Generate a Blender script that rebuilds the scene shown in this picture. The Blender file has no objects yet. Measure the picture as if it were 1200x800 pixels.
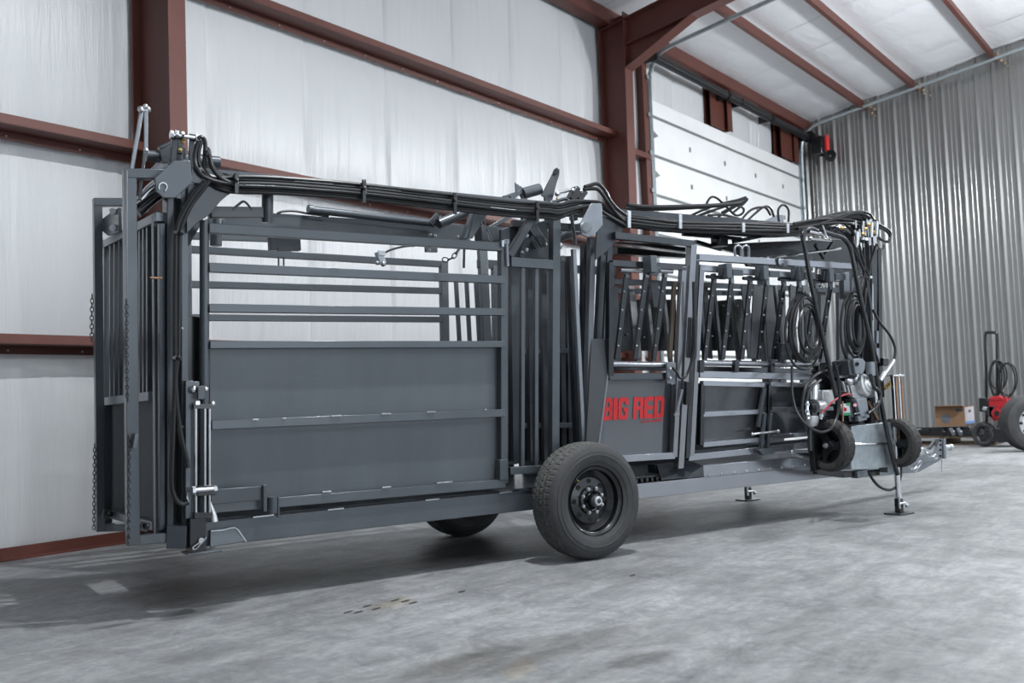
import bpy, math, random
import numpy as np
from mathutils import Vector, Matrix
random.seed(7)
rnd = random.Random(11)
SC = bpy.context.scene
COL = SC.collection

# ------------------------------------------------------------------ camera
F, H = 1167.0, 1.064                       # focal length in px of a 1200 px wide frame, eye height
def unit(v):
    v = np.array(v, float); return v/np.linalg.norm(v)
_up = -unit([.038, 1, -69/F])
_X = unit([872, 69-.038*872, F]); _Y = unit(np.cross(_up, _X))
M = np.array([_X, _Y, _up])                # world = M @ camera direction (x right, y down, z forward)
CAM = np.array([0, 0, H])
cd = bpy.data.cameras.new('camera'); cam = bpy.data.objects.new('camera', cd); COL.objects.link(cam)
cd.lens = F*36/1200; cd.sensor_width = 36; cd.clip_end = 200
r_, u_, b_ = M@np.array([1, 0, 0]), M@np.array([0, -1, 0]), M@np.array([0, 0, -1])
cam.matrix_world = Matrix(((r_[0], u_[0], b_[0], 0), (r_[1], u_[1], b_[1], 0), (r_[2], u_[2], b_[2], H), (0, 0, 0, 1)))
cd.dof.use_dof = True; cd.dof.focus_distance = 6.3; cd.dof.aperture_fstop = 2.8
SC.camera = cam
SC.view_settings.view_transform = 'Standard'; SC.view_settings.look = 'None'
SC.view_settings.gamma = 1; SC.view_settings.use_curve_mapping = False
SC.view_settings.exposure = -.02
# ------------------------------------------------------------------ world and lamps
w = bpy.data.worlds.new('daylight'); SC.world = w; w.use_nodes = True
w.node_tree.nodes['Background'].inputs[0].default_value = (.80, .90, 1.0, 1)
w.node_tree.nodes['Background'].inputs[1].default_value = 1.15
def area(name, loc, sx, sy, power, col=(.945, .98, 1), rot=(0, 0, 0), shape='RECTANGLE'):
    l = bpy.data.lights.new(name, 'AREA'); l.shape = shape; l.size = sx; l.size_y = sy
    l.energy = power; l.color = col
    o = bpy.data.objects.new(name, l); COL.objects.link(o); o.location = loc; o.rotation_euler = rot
    return o
LAMPS = [(4.9, 2.4, 6.4, 350, 260), (10.9, .6, 6.0, 60, 60), (14.9, .8, 5.9, 260, 720), (18.2, .6, 5.6, 240, 360), (4.7, -6., 6.5, 210, 700), (11.6, -6., 6.5, 160, 500), (18.4, -6., 6.5, 140, 300)]  # those nearest the door are unseen, added to brighten door and ceiling
for x, y, z, p, q in LAMPS:                    # each overhead lamp: a square panel shining down, plus an added fill for ceiling and walls
    area('high_bay_and_fill_light', (x, y, z), .14, .14, p)
    if x < 6: area('ceiling_fill', (x, y, z+.06), .9, .9, q, rot=(math.pi, 0, 0)); continue  # unseen upward light added to lift the ceiling
    gl = bpy.data.lights.new('hall_fill', 'POINT'); gl.energy = q; gl.color = (.945, .98, 1); gl.shadow_soft_size = .25   # unseen point light added to brighten the door, ceiling and upper walls
    go = bpy.data.objects.new('hall_fill', gl); COL.objects.link(go); go.location = (x, y, z-.3)
# unseen soft fill added on the open near side, tinted like daylight
area('side_fill', (1.5, -12.5, 2.4), 8, 4.2, 220, (.84, .92, 1), (math.radians(90), 0, math.radians(0)))

# ------------------------------------------------------------------ frames and pixel rays
O = np.array([5.601, 3.519, 0.0]); MX = np.array([.9411, -.3381, 0.]); MY = np.array([.3381, .9411, 0.])
def ray(px, py): return M@np.array([px-600, py-400, F])
def wY(px, py, Y): d = ray(px, py); return Vector(CAM+d*Y/d[1])
def wX(px, py, X): d = ray(px, py); return Vector(CAM+d*X/d[0])
def wF(px, py, z=0.): d = ray(px, py); return Vector(CAM+d*(z-H)/d[2])
CL = np.array([(CAM-O)@MX, (CAM-O)@MY, H])
def rl(px, py): d = ray(px, py); return np.array([d@MX, d@MY, d[2]])
def T(px, py, t): d = rl(px, py); return Vector(CL+d*(t-CL[1])/d[1])
def S(px, py, s): d = rl(px, py); return Vector(CL+d*(s-CL[0])/d[0])
def Z(px, py, z): d = rl(px, py); return Vector(CL+d*(z-CL[2])/d[2])
def NP(px, py, tb=.34, k=.065):            # leaning side plane t = tb - k (z - .4)
    d = rl(px, py); a = (tb+.4*k-CL[1]-k*CL[2])/(d[1]+k*d[2]); return Vector(CL+a*d)

# ------------------------------------------------------------------ materials
def nodes(name):
    m = bpy.data.materials.new(name); m.use_nodes = True
    nt = m.node_tree; return m, nt, nt.nodes['Principled BSDF']
def N(nt, typ, **kw):
    n = nt.nodes.new(typ)
    for k, v in kw.items():
        if k[0] == '_': setattr(n, k[1:], v)
        else: n.inputs[k.replace('_', ' ')].default_value = v
    return n
def mat(name, col, rough=.5, metal=0., var=.12, scale=6., bump=0., bscale=60., stretch=(1, 1, 1), col2=None, coat=0., rvar=.1, spec=.5):
    m, nt, b = nodes(name); L = nt.links.new
    tc = N(nt, 'ShaderNodeTexCoord'); mp = N(nt, 'ShaderNodeMapping'); mp.inputs['Scale'].default_value = stretch
    L(tc.outputs['Object'], mp.inputs[0])
    nz = N(nt, 'ShaderNodeTexNoise', Scale=scale, Detail=5., Roughness=.6); L(mp.outputs[0], nz.inputs['Vector'])
    rp = N(nt, 'ShaderNodeValToRGB'); L(nz.outputs['Fac'], rp.inputs[0])
    c = np.array(col); c2 = np.array(col2) if col2 else c*(1+var)
    e = rp.color_ramp.elements
    e[0].position = .3; e[1].position = .7
    e[0].color = (*(c*(1-var)), 1); e[1].color = (*c2, 1)
    L(rp.outputs[0], b.inputs['Base Color'])
    mr = N(nt, 'ShaderNodeMapRange'); mr.inputs[3].default_value = max(.02, rough-rvar); mr.inputs[4].default_value = rough+rvar
    L(nz.outputs['Fac'], mr.inputs[0]); L(mr.outputs[0], b.inputs['Roughness'])
    b.inputs['Metallic'].default_value = metal; b.inputs['Coat Weight'].default_value = coat; b.inputs['Coat Roughness'].default_value = .15
    b.inputs['Specular IOR Level'].default_value = spec
    if bump:
        n2 = N(nt, 'ShaderNodeTexNoise', Scale=bscale, Detail=4.); L(mp.outputs[0], n2.inputs['Vector'])
        bp = N(nt, 'ShaderNodeBump', Strength=bump, Distance=.01); L(n2.outputs['Fac'], bp.inputs['Height']); L(bp.outputs[0], b.inputs['Normal'])
    return m
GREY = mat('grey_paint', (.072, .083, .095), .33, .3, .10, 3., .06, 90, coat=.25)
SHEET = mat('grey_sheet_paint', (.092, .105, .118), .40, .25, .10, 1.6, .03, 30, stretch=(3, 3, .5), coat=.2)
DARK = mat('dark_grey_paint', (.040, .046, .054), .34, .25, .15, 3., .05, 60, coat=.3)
GLOSS = mat('glossy_grey_paint', (.065, .07, .078), .16, .85, .15, 5., .05, 40, coat=.5)
LITE = mat('light_grey_steel', (.22, .24, .265), .34, .5, .12, 6., .06, 80)
RAIL = mat('satin_steel_beam', (.34, .35, .38), .22, .85, .06, 3., .015, 30, rvar=.05)
LITEG = mat('mid_grey_paint', (.12, .13, .145), .32, .3, .1, 3., coat=.2)
SIGNM = mat('sign_sheet_grey', (.135, .145, .158), .33, .3, .08, 1.2, coat=.2)
MATTE = mat('matte_dark_paint', (.040, .044, .050), .6, 0., .1, 3.)
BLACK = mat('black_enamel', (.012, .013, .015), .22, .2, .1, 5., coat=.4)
RUBHOSE = mat('hose_rubber', (.011, .0115, .013), .33, 0., .2, 8.)
PRINT = mat('hose_print', (.55, .57, .6), .5, 0., .6, 90., stretch=(1, 1, 1))
CHROME = mat('chrome', (.72, .73, .75), .16, 1., .1, 9.)
ZINC = mat('zinc_plate', (.55, .57, .60), .34, .9, .15, 25.)
WHITEMETAL = mat('cast_aluminium', (.58, .59, .60), .38, .7, .15, 20., .2, 60)
COPPER = mat('copper_edge', (.35, .2, .12), .4, .6)
BRASS = mat('brass_fitting', (.60, .42, .16), .3, .9)
TYRE = mat('tyre_rubber', (.030, .030, .032), .62, 0., .25, 12., .3, 120)
TREAD = mat('tyre_tread_rubber', (.075, .075, .072), .78, 0., .45, 35., .5, 120)
RED = mat('red_paint', (.62, .025, .03), .42, 0., .06, 8.)
REDLINE = mat('red_cable', (.33, .008, .018), .35, 0., .1, 8.)
WOOD = mat('pallet_wood', (.14, .10, .07), .8, 0., .3, 8., .4, 30)
CARD = mat('cardboard', (.22, .125, .07), .85, 0., .12, 6.)
WHITEP = mat('white_card', (.40, .38, .41), .7, 0., .05, 6.)
BLUEP = mat('blue_print', (.10, .22, .45), .7, 0., .05, 6.)
GREENP = mat('green_label', (.02, .22, .10), .5, 0., .05, 6.)
LABEL = mat('white_label', (.55, .56, .60), .5, 0., .05, 6.)
IRON = mat('red_oxide_primer', (.115, .036, .026), .48, .1, .14, 2.5, .05, 40)
TORS = mat('torsion_spring_steel', (.05, .052, .055), .35, .7, .2, 10.)
DOORW = mat('door_panel_white', (.84, .85, .85), .42, 0., .04, 2., .15, 220)
SEAM = mat('door_seam_grey', (.20, .215, .215), .5, .2, .08, 4.)
GALV = mat('galvanised', (.36, .40, .42), .38, .75, .15, 18.)
def vinyl(name, stretch, col, seams=True):
    m, nt, b = nodes(name); L = nt.links.new
    tc = N(nt, 'ShaderNodeTexCoord'); mp = N(nt, 'ShaderNodeMapping'); mp.inputs['Scale'].default_value = stretch
    L(tc.outputs['Object'], mp.inputs[0])
    n1 = N(nt, 'ShaderNodeTexNoise', Scale=2.2, Detail=6., Roughness=.55, Distortion=.35); L(mp.outputs[0], n1.inputs['Vector'])
    n2 = N(nt, 'ShaderNodeTexNoise', Scale=9., Detail=6., Roughness=.7); L(mp.outputs[0], n2.inputs['Vector'])
    mx = N(nt, 'ShaderNodeMath', _operation='ADD'); ml = N(nt, 'ShaderNodeMath', _operation='MULTIPLY'); ml.inputs[1].default_value = .28
    L(n2.outputs['Fac'], ml.inputs[0]); L(n1.outputs['Fac'], mx.inputs[0]); L(ml.outputs[0], mx.inputs[1])
    bp = N(nt, 'ShaderNodeBump', Strength=.7, Distance=.035); L(mx.outputs[0], bp.inputs['Height']); L(bp.outputs[0], b.inputs['Normal'])
    n3 = N(nt, 'ShaderNodeTexNoise', Scale=.5, Detail=3.); L(tc.outputs['Object'], n3.inputs['Vector'])
    rp = N(nt, 'ShaderNodeValToRGB'); L(n3.outputs['Fac'], rp.inputs[0])
    rp.color_ramp.elements[0].color = (*(np.array(col)*.94), 1); rp.color_ramp.elements[1].color = (*col, 1)
    L(rp.outputs[0], b.inputs['Base Color']); b.inputs['Roughness'].default_value = .30; b.inputs['Specular IOR Level'].default_value = .45
    return m
VINYL = vinyl('white_vinyl_facing', (2.2, 2.2, .16), (.64, .655, .67))
VINYLR = vinyl('white_roof_vinyl_facing', (.5, 1.2, 1.), (.74, .75, .78))
def wallmetal():
    m, nt, b = nodes('ribbed_wall_steel'); L = nt.links.new
    tc = N(nt, 'ShaderNodeTexCoord'); mp = N(nt, 'ShaderNodeMapping'); mp.inputs['Scale'].default_value = (.3, .3, .3)
    L(tc.outputs['Object'], mp.inputs[0]); n1 = N(nt, 'ShaderNodeTexNoise', Scale=2.5, Detail=5.); L(mp.outputs[0], n1.inputs['Vector'])
    rp = N(nt, 'ShaderNodeValToRGB'); L(n1.outputs['Fac'], rp.inputs[0])
    rp.color_ramp.elements[0].color = (.28, .28, .276, 1); rp.color_ramp.elements[1].color = (.31, .31, .305, 1)
    L(rp.outputs[0], b.inputs['Base Color']); b.inputs['Metallic'].default_value = .85; b.inputs['Roughness'].default_value = .30
    return m
WALLM = wallmetal()
def concrete():
    m, nt, b = nodes('polished_concrete'); L = nt.links.new
    tc = N(nt, 'ShaderNodeTexCoord')
    def noise(sc, det, rough=.6, vec=None, dist=0.):
        n = N(nt, 'ShaderNodeTexNoise', Scale=sc, Detail=det, Roughness=rough, Distortion=dist); L(vec or tc.outputs['Object'], n.inputs['Vector']); return n.outputs['Fac']
    def ramp(f, p0, c0, p1, c1):
        r = N(nt, 'ShaderNodeValToRGB'); L(f, r.inputs[0]); e = r.color_ramp.elements
        e[0].position = p0; e[0].color = (*c0, 1); e[1].position = p1; e[1].color = (*c1, 1); return r.outputs[0]
    def mix(fac, a, bb, typ='MIX'):
        x = nt.nodes.new('ShaderNodeMix'); x.data_type = 'RGBA'; x.blend_type = typ
        if isinstance(fac, float): x.inputs[0].default_value = fac
        else: L(fac, x.inputs[0])
        for i, v in ((6, a), (7, bb)):
            if isinstance(v, tuple): x.inputs[i].default_value = (*v, 1)
            else: L(v, x.inputs[i])
        return x.outputs[2]
    base = ramp(noise(.55, 8., .62, dist=.4), .32, (.195, .200, .201), .68, (.335, .340, .342))
    mp = N(nt, 'ShaderNodeMapping'); mp.inputs['Scale'].default_value = (.6, 2.4, 1); mp.inputs['Rotation'].default_value = (0, 0, .35); L(tc.outputs['Object'], mp.inputs[0])
    streak = ramp(noise(1.6, 6., .7, mp.outputs[0], .8), .35, (.78, .78, .78), .62, (1.08, 1.08, 1.09))
    c = mix(1., base, streak, 'MULTIPLY')
    med = ramp(noise(3.2, 10., .78, dist=1.2), .40, (.72, .73, .74), .58, (1.10, 1.10, 1.10)); c = mix(.9, c, med, 'MULTIPLY')
    mp2 = N(nt, 'ShaderNodeMapping'); mp2.inputs['Scale'].default_value = (1.2, 9, 1); mp2.inputs['Rotation'].default_value = (0, 0, -.35); L(tc.outputs['Object'], mp2.inputs[0])
    scr = ramp(noise(1.8, 8., .75, mp2.outputs[0], .5), .40, (.86, .87, .88), .58, (1.06, 1.06, 1.06)); c = mix(.7, c, scr, 'MULTIPLY')
    fine = ramp(noise(22., 8., .75), .35, (.80, .80, .80), .65, (1.12, 1.12, 1.12)); c = mix(.9, c, fine, 'MULTIPLY')
    # blobs of old oil and rust, and of painted shade under the chute, each with its own place on the slab
    def blob(cx, cy, rx, ry, rot=0., soft=.45, edge=.5):
        a = N(nt, 'ShaderNodeMapping', _vector_type='TEXTURE'); a.inputs['Location'].default_value = (cx, cy, 0); a.inputs['Rotation'].default_value = (0, 0, rot); a.inputs['Scale'].default_value = (rx, ry, 1)
        L(tc.outputs['Object'], a.inputs[0])
        nn = N(nt, 'ShaderNodeTexNoise', Scale=1.1, Detail=5., Roughness=.65); L(a.outputs[0], nn.inputs['Vector'])
        ln = N(nt, 'ShaderNodeVectorMath', _operation='LENGTH'); L(a.outputs[0], ln.inputs[0])
        s = N(nt, 'ShaderNodeMath', _operation='MULTIPLY_ADD'); L(nn.outputs['Fac'], s.inputs[0]); s.inputs[1].default_value = edge*2; L(ln.outputs['Value'], s.inputs[2])
        r = N(nt, 'ShaderNodeMapRange'); L(s.outputs[0], r.inputs[0]); r.inputs[1].default_value = 1+edge; r.inputs[2].default_value = 1+edge-soft; return r.outputs[0]
    stains = [(wF(610, 766), .75, .22, -.3, (.45, .42, .38), .55), (wF(755, 772), .22, .10, -.3, (.4, .38, .36), .6), (wF(520, 780), .35, .12, -.3, (.50, .47, .42), .4),
              (wF(132, 733), .16, .05, -.3, (.4, .39, .38), .8), (wF(460, 707), .22, .10, .2, (1.15, 1.0, .72), .5), (wF(610, 783), .20, .07, .4, (1.2, 1.0, .7), .4),
              (wF(230, 716), .30, .13, .1, (.45, .44, .43), .75), (wF(60, 690), .9, .3, -.3, (.62, .58, .54), .55), (wF(420, 668), 1.4, .10, -.35, (.6, .58, .58), .5),
              (wF(860, 594), .9, .32, -.35, (.62, .61, .62), .6), (wF(1000, 617), 1.2, .04, -.4, (.75, .75, .76), .6), (wF(900, 560), 1.4, .3, -.3, (.78, .77, .77), .5),
              (wF(560, 760), .2, .10, .3, (.55, .53, .5), .4), (wF(870, 676), .15, .05, 0, (.6, .6, .6), .5), (wF(1130, 560), 1.5, .08, -.3, (.7, .7, .7), .5)]
    for p, rx, ry, rot, col, k in stains:
        f = blob(p.x, p.y, rx, ry, rot); g = N(nt, 'ShaderNodeMath', _operation='MULTIPLY'); L(f, g.inputs[0]); g.inputs[1].default_value = k
        c = mix(g.outputs[0], c, mix(1., c, col, 'MULTIPLY'))
    for ls, lt, rx, ry, kk in ((-.9, 1.05, 2.1, .62, .75), (-2.2, .95, .75, .50, .8), (1.6, 1.0, 1.6, .55, .6), (-2.55, .62, .26, .16, .9)):   # the chute's shade put into the colour, mixed with a film of water and dirt
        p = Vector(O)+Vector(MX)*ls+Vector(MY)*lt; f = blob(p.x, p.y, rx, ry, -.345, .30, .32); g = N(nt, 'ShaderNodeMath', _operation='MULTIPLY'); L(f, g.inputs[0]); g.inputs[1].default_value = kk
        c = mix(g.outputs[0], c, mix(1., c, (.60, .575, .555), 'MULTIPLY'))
    for px, py in ((408, 717), (430, 710), (441, 713), (463, 703), (484, 706), (541, 693), (741, 674), (420, 717), (475, 704)):
        p = wF(px, py); f = blob(p.x, p.y, .045, .018, .2, .2, .3); c = mix(f, c, (.05, .045, .04))
    b.inputs['Specular IOR Level'].default_value = .3
    L(c, b.inputs['Base Color'])
    rr = N(nt, 'ShaderNodeMapRange'); L(noise(.9, 6., .65, dist=.5), rr.inputs[0]); rr.inputs[3].default_value = .34; rr.inputs[4].default_value = .62; L(rr.outputs[0], b.inputs['Roughness'])
    bp = N(nt, 'ShaderNodeBump', Strength=.25, Distance=.004); L(noise(9., 8., .7), bp.inputs['Height']); L(bp.outputs[0], b.inputs['Normal'])
    return m
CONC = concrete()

# ------------------------------------------------------------------ mesh builder
def V(*a): return Vector(a)
def perp(d, up):
    d = d.normalized(); s = d.cross(up)
    if s.length < 1e-4: s = d.cross(Vector((1, 0, 0)) if abs(d.x) < .9 else Vector((0, 1, 0)))
    s.normalize(); return s, s.cross(d).normalized()
def smooth_path(pts, n=6):
    pts = [Vector(p) for p in pts]
    if len(pts) < 3: return pts
    P = [pts[0]*2-pts[1]]+pts+[pts[-1]*2-pts[-2]]; out = []
    for i in range(1, len(P)-2):
        for j in range(n):
            t = j/n; a, b, c, d = P[i-1], P[i], P[i+1], P[i+2]
            out.append(.5*((2*b)+(c-a)*t+(2*a-5*b+4*c-d)*t*t+(3*b-a-3*c+d)*t**3))
    out.append(pts[-1]); return out
class MB:
    def __init__(s): s.v = []; s.f = []; s.m = []; s.mi = 0
    def add(s, vs, fs):
        n = len(s.v); s.v += [tuple(x) for x in vs]; s.f += [tuple(i+n for i in f) for f in fs]; s.m += [s.mi]*len(fs); return s
    def box(s, c, a, b, cc):
        c, a, b, cc = map(Vector, (c, a, b, cc)); vs = [c+x*a+y*b+z*cc for x in (-1, 1) for y in (-1, 1) for z in (-1, 1)]
        if a.cross(b).dot(cc) < 0: vs = [c+x*a+y*b-z*cc for x in (-1, 1) for y in (-1, 1) for z in (-1, 1)]
        return s.add(vs, [(0, 1, 3, 2), (4, 6, 7, 5), (0, 4, 5, 1), (2, 3, 7, 6), (0, 2, 6, 4), (1, 5, 7, 3)])
    def bb(s, x0, x1, y0, y1, z0, z1):
        return s.box(((x0+x1)/2, (y0+y1)/2, (z0+z1)/2), (abs(x1-x0)/2, 0, 0), (0, abs(y1-y0)/2, 0), (0, 0, abs(z1-z0)/2))
    def bar(s, a, b, w=.05, h=.05, up=(0, 0, 1)):
        a, b = Vector(a), Vector(b); d = (b-a)/2; sd, u = perp(d, Vector(up)); return s.box((a+b)/2, d, sd*w/2, u*h/2)
    def tube(s, pts, r, n=8, sm=0, cap=True):
        n0 = len(pts); pts = smooth_path(pts, sm) if sm else [Vector(p) for p in pts]
        k = len(pts); u = None; vs = []
        if isinstance(r, (list, tuple)) and k != n0: r = list(np.interp(np.linspace(0, n0-1, k), range(n0), r))
        for i in range(k):
            d = (pts[min(i+1, k-1)]-pts[max(i-1, 0)]).normalized()
            if u is None: sd, u = perp(d, Vector((0, 0, 1)))
            u = (u-d*u.dot(d)); u.normalize(); sd = d.cross(u); rr = r[i] if isinstance(r, (list, tuple)) else r
            for j in range(n):
                a = 2*math.pi*j/n; vs.append(pts[i]+(u*math.cos(a)+sd*math.sin(a))*rr)
        fs = [(i*n+j, i*n+(j+1) % n, (i+1)*n+(j+1) % n, (i+1)*n+j) for i in range(k-1) for j in range(n)]
        if cap: fs += [tuple(range(n-1, -1, -1)), tuple((k-1)*n+j for j in range(n))]
        return s.add(vs, fs)
    def cyl(s, a, b, r, n=16, r2=None): return s.tube([a, b], [r, r if r2 is None else r2], n)
    def plate(s, pts, th, nrm=None):
        pts = [Vector(p) for p in pts]
        if nrm is None:
            nrm = Vector((0, 0, 0))
            for i in range(len(pts)): nrm += (pts[i]-pts[0]).cross(pts[(i+1) % len(pts)]-pts[0])
        n = Vector(nrm).normalized()*th/2; k = len(pts)
        ar = Vector((0, 0, 0))
        for i in range(k): ar += (pts[i]-pts[0]).cross(pts[(i+1) % k]-pts[0])
        if ar.dot(n) < 0: pts = pts[::-1]
        return s.add([p-n for p in pts]+[p+n for p in pts], [tuple(range(k-1, -1, -1)), tuple(range(k, 2*k))]+[(i, (i+1) % k, k+(i+1) % k, k+i) for i in range(k)])
    def lathe(s, c, ax, prof, n=32, u0=(0, 0, 1), close=False):
        c = Vector(c); ax = Vector(ax).normalized(); sd, u = perp(ax, Vector(u0)); vs = []
        for r, h in prof:
            for j in range(n):
                a = 2*math.pi*j/n; vs.append(c+ax*h+(u*math.cos(a)+sd*math.sin(a))*r)
        k = len(prof); fs = []
        for i in range(k if close else k-1):
            i2 = (i+1) % k
            for j in range(n): fs.append((i*n+j, i2*n+j, i2*n+(j+1) % n, i*n+(j+1) % n))
        return s.add(vs, fs)
    def ball(s, c, r, n=10):
        return s.lathe(c, (0, 0, 1), [(max(1e-4, r*math.sin(math.pi*i/n)), -r*math.cos(math.pi*i/n)) for i in range(n+1)], n*2, (1, 0, 0))
    def build(s, name, mats, parent=None, bevel=0., loc=None, sharp=38):
        me = bpy.data.meshes.new(name); me.from_pydata(s.v, [], s.f)
        for m in (mats if isinstance(mats, (list, tuple)) else [mats]): me.materials.append(m)
        me.polygons.foreach_set('material_index', s.m); me.polygons.foreach_set('use_smooth', [True]*len(s.f))
        me.update(); me.set_sharp_from_angle(angle=math.radians(sharp))
        o = bpy.data.objects.new(name, me); COL.objects.link(o)
        if parent: o.parent = parent
        if loc: o.location = loc
        if bevel:
            md = o.modifiers.new('bevel', 'BEVEL'); md.width = bevel; md.segments = 2; md.limit_method = 'ANGLE'; md.angle_limit = .7; md.harden_normals = False
        return o
def tag(o, label=None, cat=None, group=None, kind=None):
    for k, v in (('label', label), ('category', cat), ('group', group), ('kind', kind)):
        if v: o[k] = v
    return o
def empty(name, loc=(0, 0, 0), rz=0., label=None, cat=None, group=None, kind=None):
    o = bpy.data.objects.new(name, None); COL.objects.link(o); o.location = loc; o.rotation_euler = (0, 0, rz); o.empty_display_size = .2
    return tag(o, label, cat, group, kind)
def share(o, parent, loc=(0, 0, 0), name=None):
    c = o.copy(); c.name = name or o.name; COL.objects.link(c); c.parent = parent; c.location = loc; return c

# ================================================================== THE BUILDING
WY = 7.71                                  # inner face of the long wall
XE = 21.35                                 # inner face of the end wall
XC1, XC2 = 5.02, 12.97                     # frame columns
def roofz(y, z0=6.85): return z0+.185*(WY-y)
ROOTK = 'structure'
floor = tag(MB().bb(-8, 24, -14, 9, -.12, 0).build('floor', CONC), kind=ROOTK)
# a saw-cut control joint in the slab would sit outside the view; the slab stays one piece

# ---- long wall: outer skin + facing strips + girts
wl = tag(MB().bb(-6, XE+.2, WY+.16, WY+.24, 0, 6.9).build('wall_left', LITE), kind=ROOTK)
def pillow(x0, x1, z0, z1, seed, nx=36, nz=9, amp=.055):
    R = random.Random(seed); folds = [(R.uniform(0, 1), R.uniform(.006, .02), R.uniform(.003, .012)*R.choice((1, 1, -1)), R.uniform(-.12, .12), R.random()) for _ in range(11)]
    vs, fs = [], []
    for j in range(nz+1):
        v = j/nz
        for i in range(nx+1):
            u = i/nx; bx = math.sin(math.pi*u)**.35*math.sin(math.pi*v)**.5
            d = amp*bx
            for (c, wd, a, sl, top) in folds:
                g = math.exp(-((u-c-sl*v)/wd)**2); d += a*g*(v if top > .5 else 1-v)*1.2
            d = max(d, 0) if 0 < i < nx else 0
            vs.append((x0+(x1-x0)*u, WY+.09-d, z0+(z1-z0)*v))
    w_ = nx+1
    for j in range(nz):
        for i in range(nx): a = j*w_+i; fs.append((a, a+1, a+w_+1, a+w_))
    return vs, fs
GZ = [0.03, 1.66, 3.335, 4.99, 6.85]
def strip_row(xs, zs):
    for k in range(len(zs)-1):
        for i in range(len(xs)-1):
            b = MB(); b.add(*pillow(xs[i], xs[i+1], zs[k], zs[k+1], i*7+k*31+int(xs[0]*3)))
            b.build('insulation_panel', VINYL, wl)
def spans(a, b, first, step=1.22):
    xs = [a]; x = first
    while x < b-.15: xs.append(x); x += step
    return xs+[b]
strip_row(spans(-5., XC1-.0, -3.6), GZ)
strip_row(spans(XC1, XC2, 5.78), GZ)
strip_row([XC2, 14.16], GZ)
strip_row([14.16, 15.4, 16.62], [5.9, 6.85]); strip_row([17.5, 18.7, 19.8], [5.9, 6.85])
strip_row([20.95, XE], [0, 6.85])
def zgirt(x0, x1, zw, par):                # Z section: web flat, inner flange up, outer flange down
    b = MB(); b.bb(x0, x1, 7.50, 7.72, zw-.004, zw+.004); b.bb(x0, x1, 7.496, 7.504, zw, zw+.072); b.bb(x0, x1, 7.715, 7.723, zw-.068, zw)
    b.bb(x0, x1, 7.504, 7.522, zw+.064, zw+.072)
    g = b.build('girt', IRON, par); s = MB()
    x = x0+.3
    while x < x1:
        s.box((x, 7.710, zw-.04), (.006, 0, 0), (0, .004, 0), (0, 0, .006)); x += .6096
    s.build('screw', ZINC, g); tag(bpy.data.objects[-1] if False else COL.objects[-1], kind='stuff'); return g
for zw in (1.637, 3.318, 4.995):
    zgirt(-5., XC1-.07, zw, wl); zgirt(XC1+.07, XC2+.02, zw, wl)
MB().bb(-5., XE, 7.60, 7.716, 0, .012).bb(-5., 14.1, 7.700, 7.716, .012, .09).build('base_angle', IRON, wl)
MB().bb(-5., XE, 7.50, 7.70, 6.70, 6.71).bb(-5., XE, 7.49, 7.50, 6.71, 6.92).bb(-5, XE, 7.5, 7.56, 6.86, 6.87).build('eave_strut', IRON, wl)
# the near end and the far side of the hall, out of the picture, closing it off; the near long side stands open
tag(MB().bb(-8.2, -8.05, -14, WY, 0, 10).build('wall_rear', VINYL), kind=ROOTK)
# ---- columns and rafters (rigid frames)
def frame(X, hw, yin0, yin1, full, name):
    root = empty(name, (X, 7.45, 0), kind=ROOTK)
    L = lambda x, y, z: (x, y-7.45, z)
    zt = roofz(7.71)-.06
    def pl(pts, th=.008): return [Vector(L(0, y, z)) for y, z in pts]
    b = MB(); ytop = yin1
    b.plate(pl([(7.70, 0), (yin0, 0), (ytop, 5.97), (ytop, roofz(ytop)-.1), (7.70, zt)]), .01, (1, 0, 0)); b.plate(pl([(ytop, 5.97), (6.15, 6.50), (6.15, 6.505), (ytop, 6.33)]), .01, (1, 0, 0))
    b.build('column_web', IRON, root)
    b = MB(); b.box(L(0, 7.705, zt/2), (hw, 0, 0), (0, .006, 0), (0, 0, zt/2)); b.build('outer_flange', IRON, root)
    def flange(p, q, nm):
        b = MB(); p, q = Vector(L(0, *p)), Vector(L(0, *q)); d = (q-p)/2; n = Vector((1, 0, 0)).cross(d).normalized()
        b.box((p+q)/2, (hw, 0, 0), d, n*.007); return b.build(nm, IRON, root)
    flange((yin0, 0), (ytop, 5.97), 'inner_flange'); flange((ytop, 5.97), (6.15, 6.50), 'haunch_flange')
    flange((ytop, 5.97), (ytop, roofz(ytop)-.1), 'stiffener'); flange((ytop, 6.33), (6.15, 6.50), 'stiffener')
    yr = -9.
    b = MB(); b.plate(pl([(ytop, 6.33), (6.15, 6.50), (6.15, roofz(6.15)-.22), (ytop, roofz(ytop)-.22)]), .009, (1, 0, 0)); b.plate(pl([(6.15, 6.50), (yr, 6.50+.185*(6.15-yr)), (yr, roofz(yr)-.22), (6.15, roofz(6.15)-.22)]), .01, (1, 0, 0)); b.build('rafter_web', IRON, root)
    flange((6.15, 6.50), (yr, 6.50+.185*(6.15-yr)), 'rafter_flange'); flange((7.70, roofz(7.7)-.21), (yr, roofz(yr)-.21), 'rafter_flange')
    b = MB()
    for z in (6.52, 6.44, 6.40): b.ball(L(hw*.0-.012, 7.50+.02*(z > 6.5), z), .012, 5)
    return root
frame(XC1, .085, 7.17, 7.17, False, 'trim_1')
frame(XC2, .115, 7.36, 7.27, False, 'trim_2')
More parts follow.
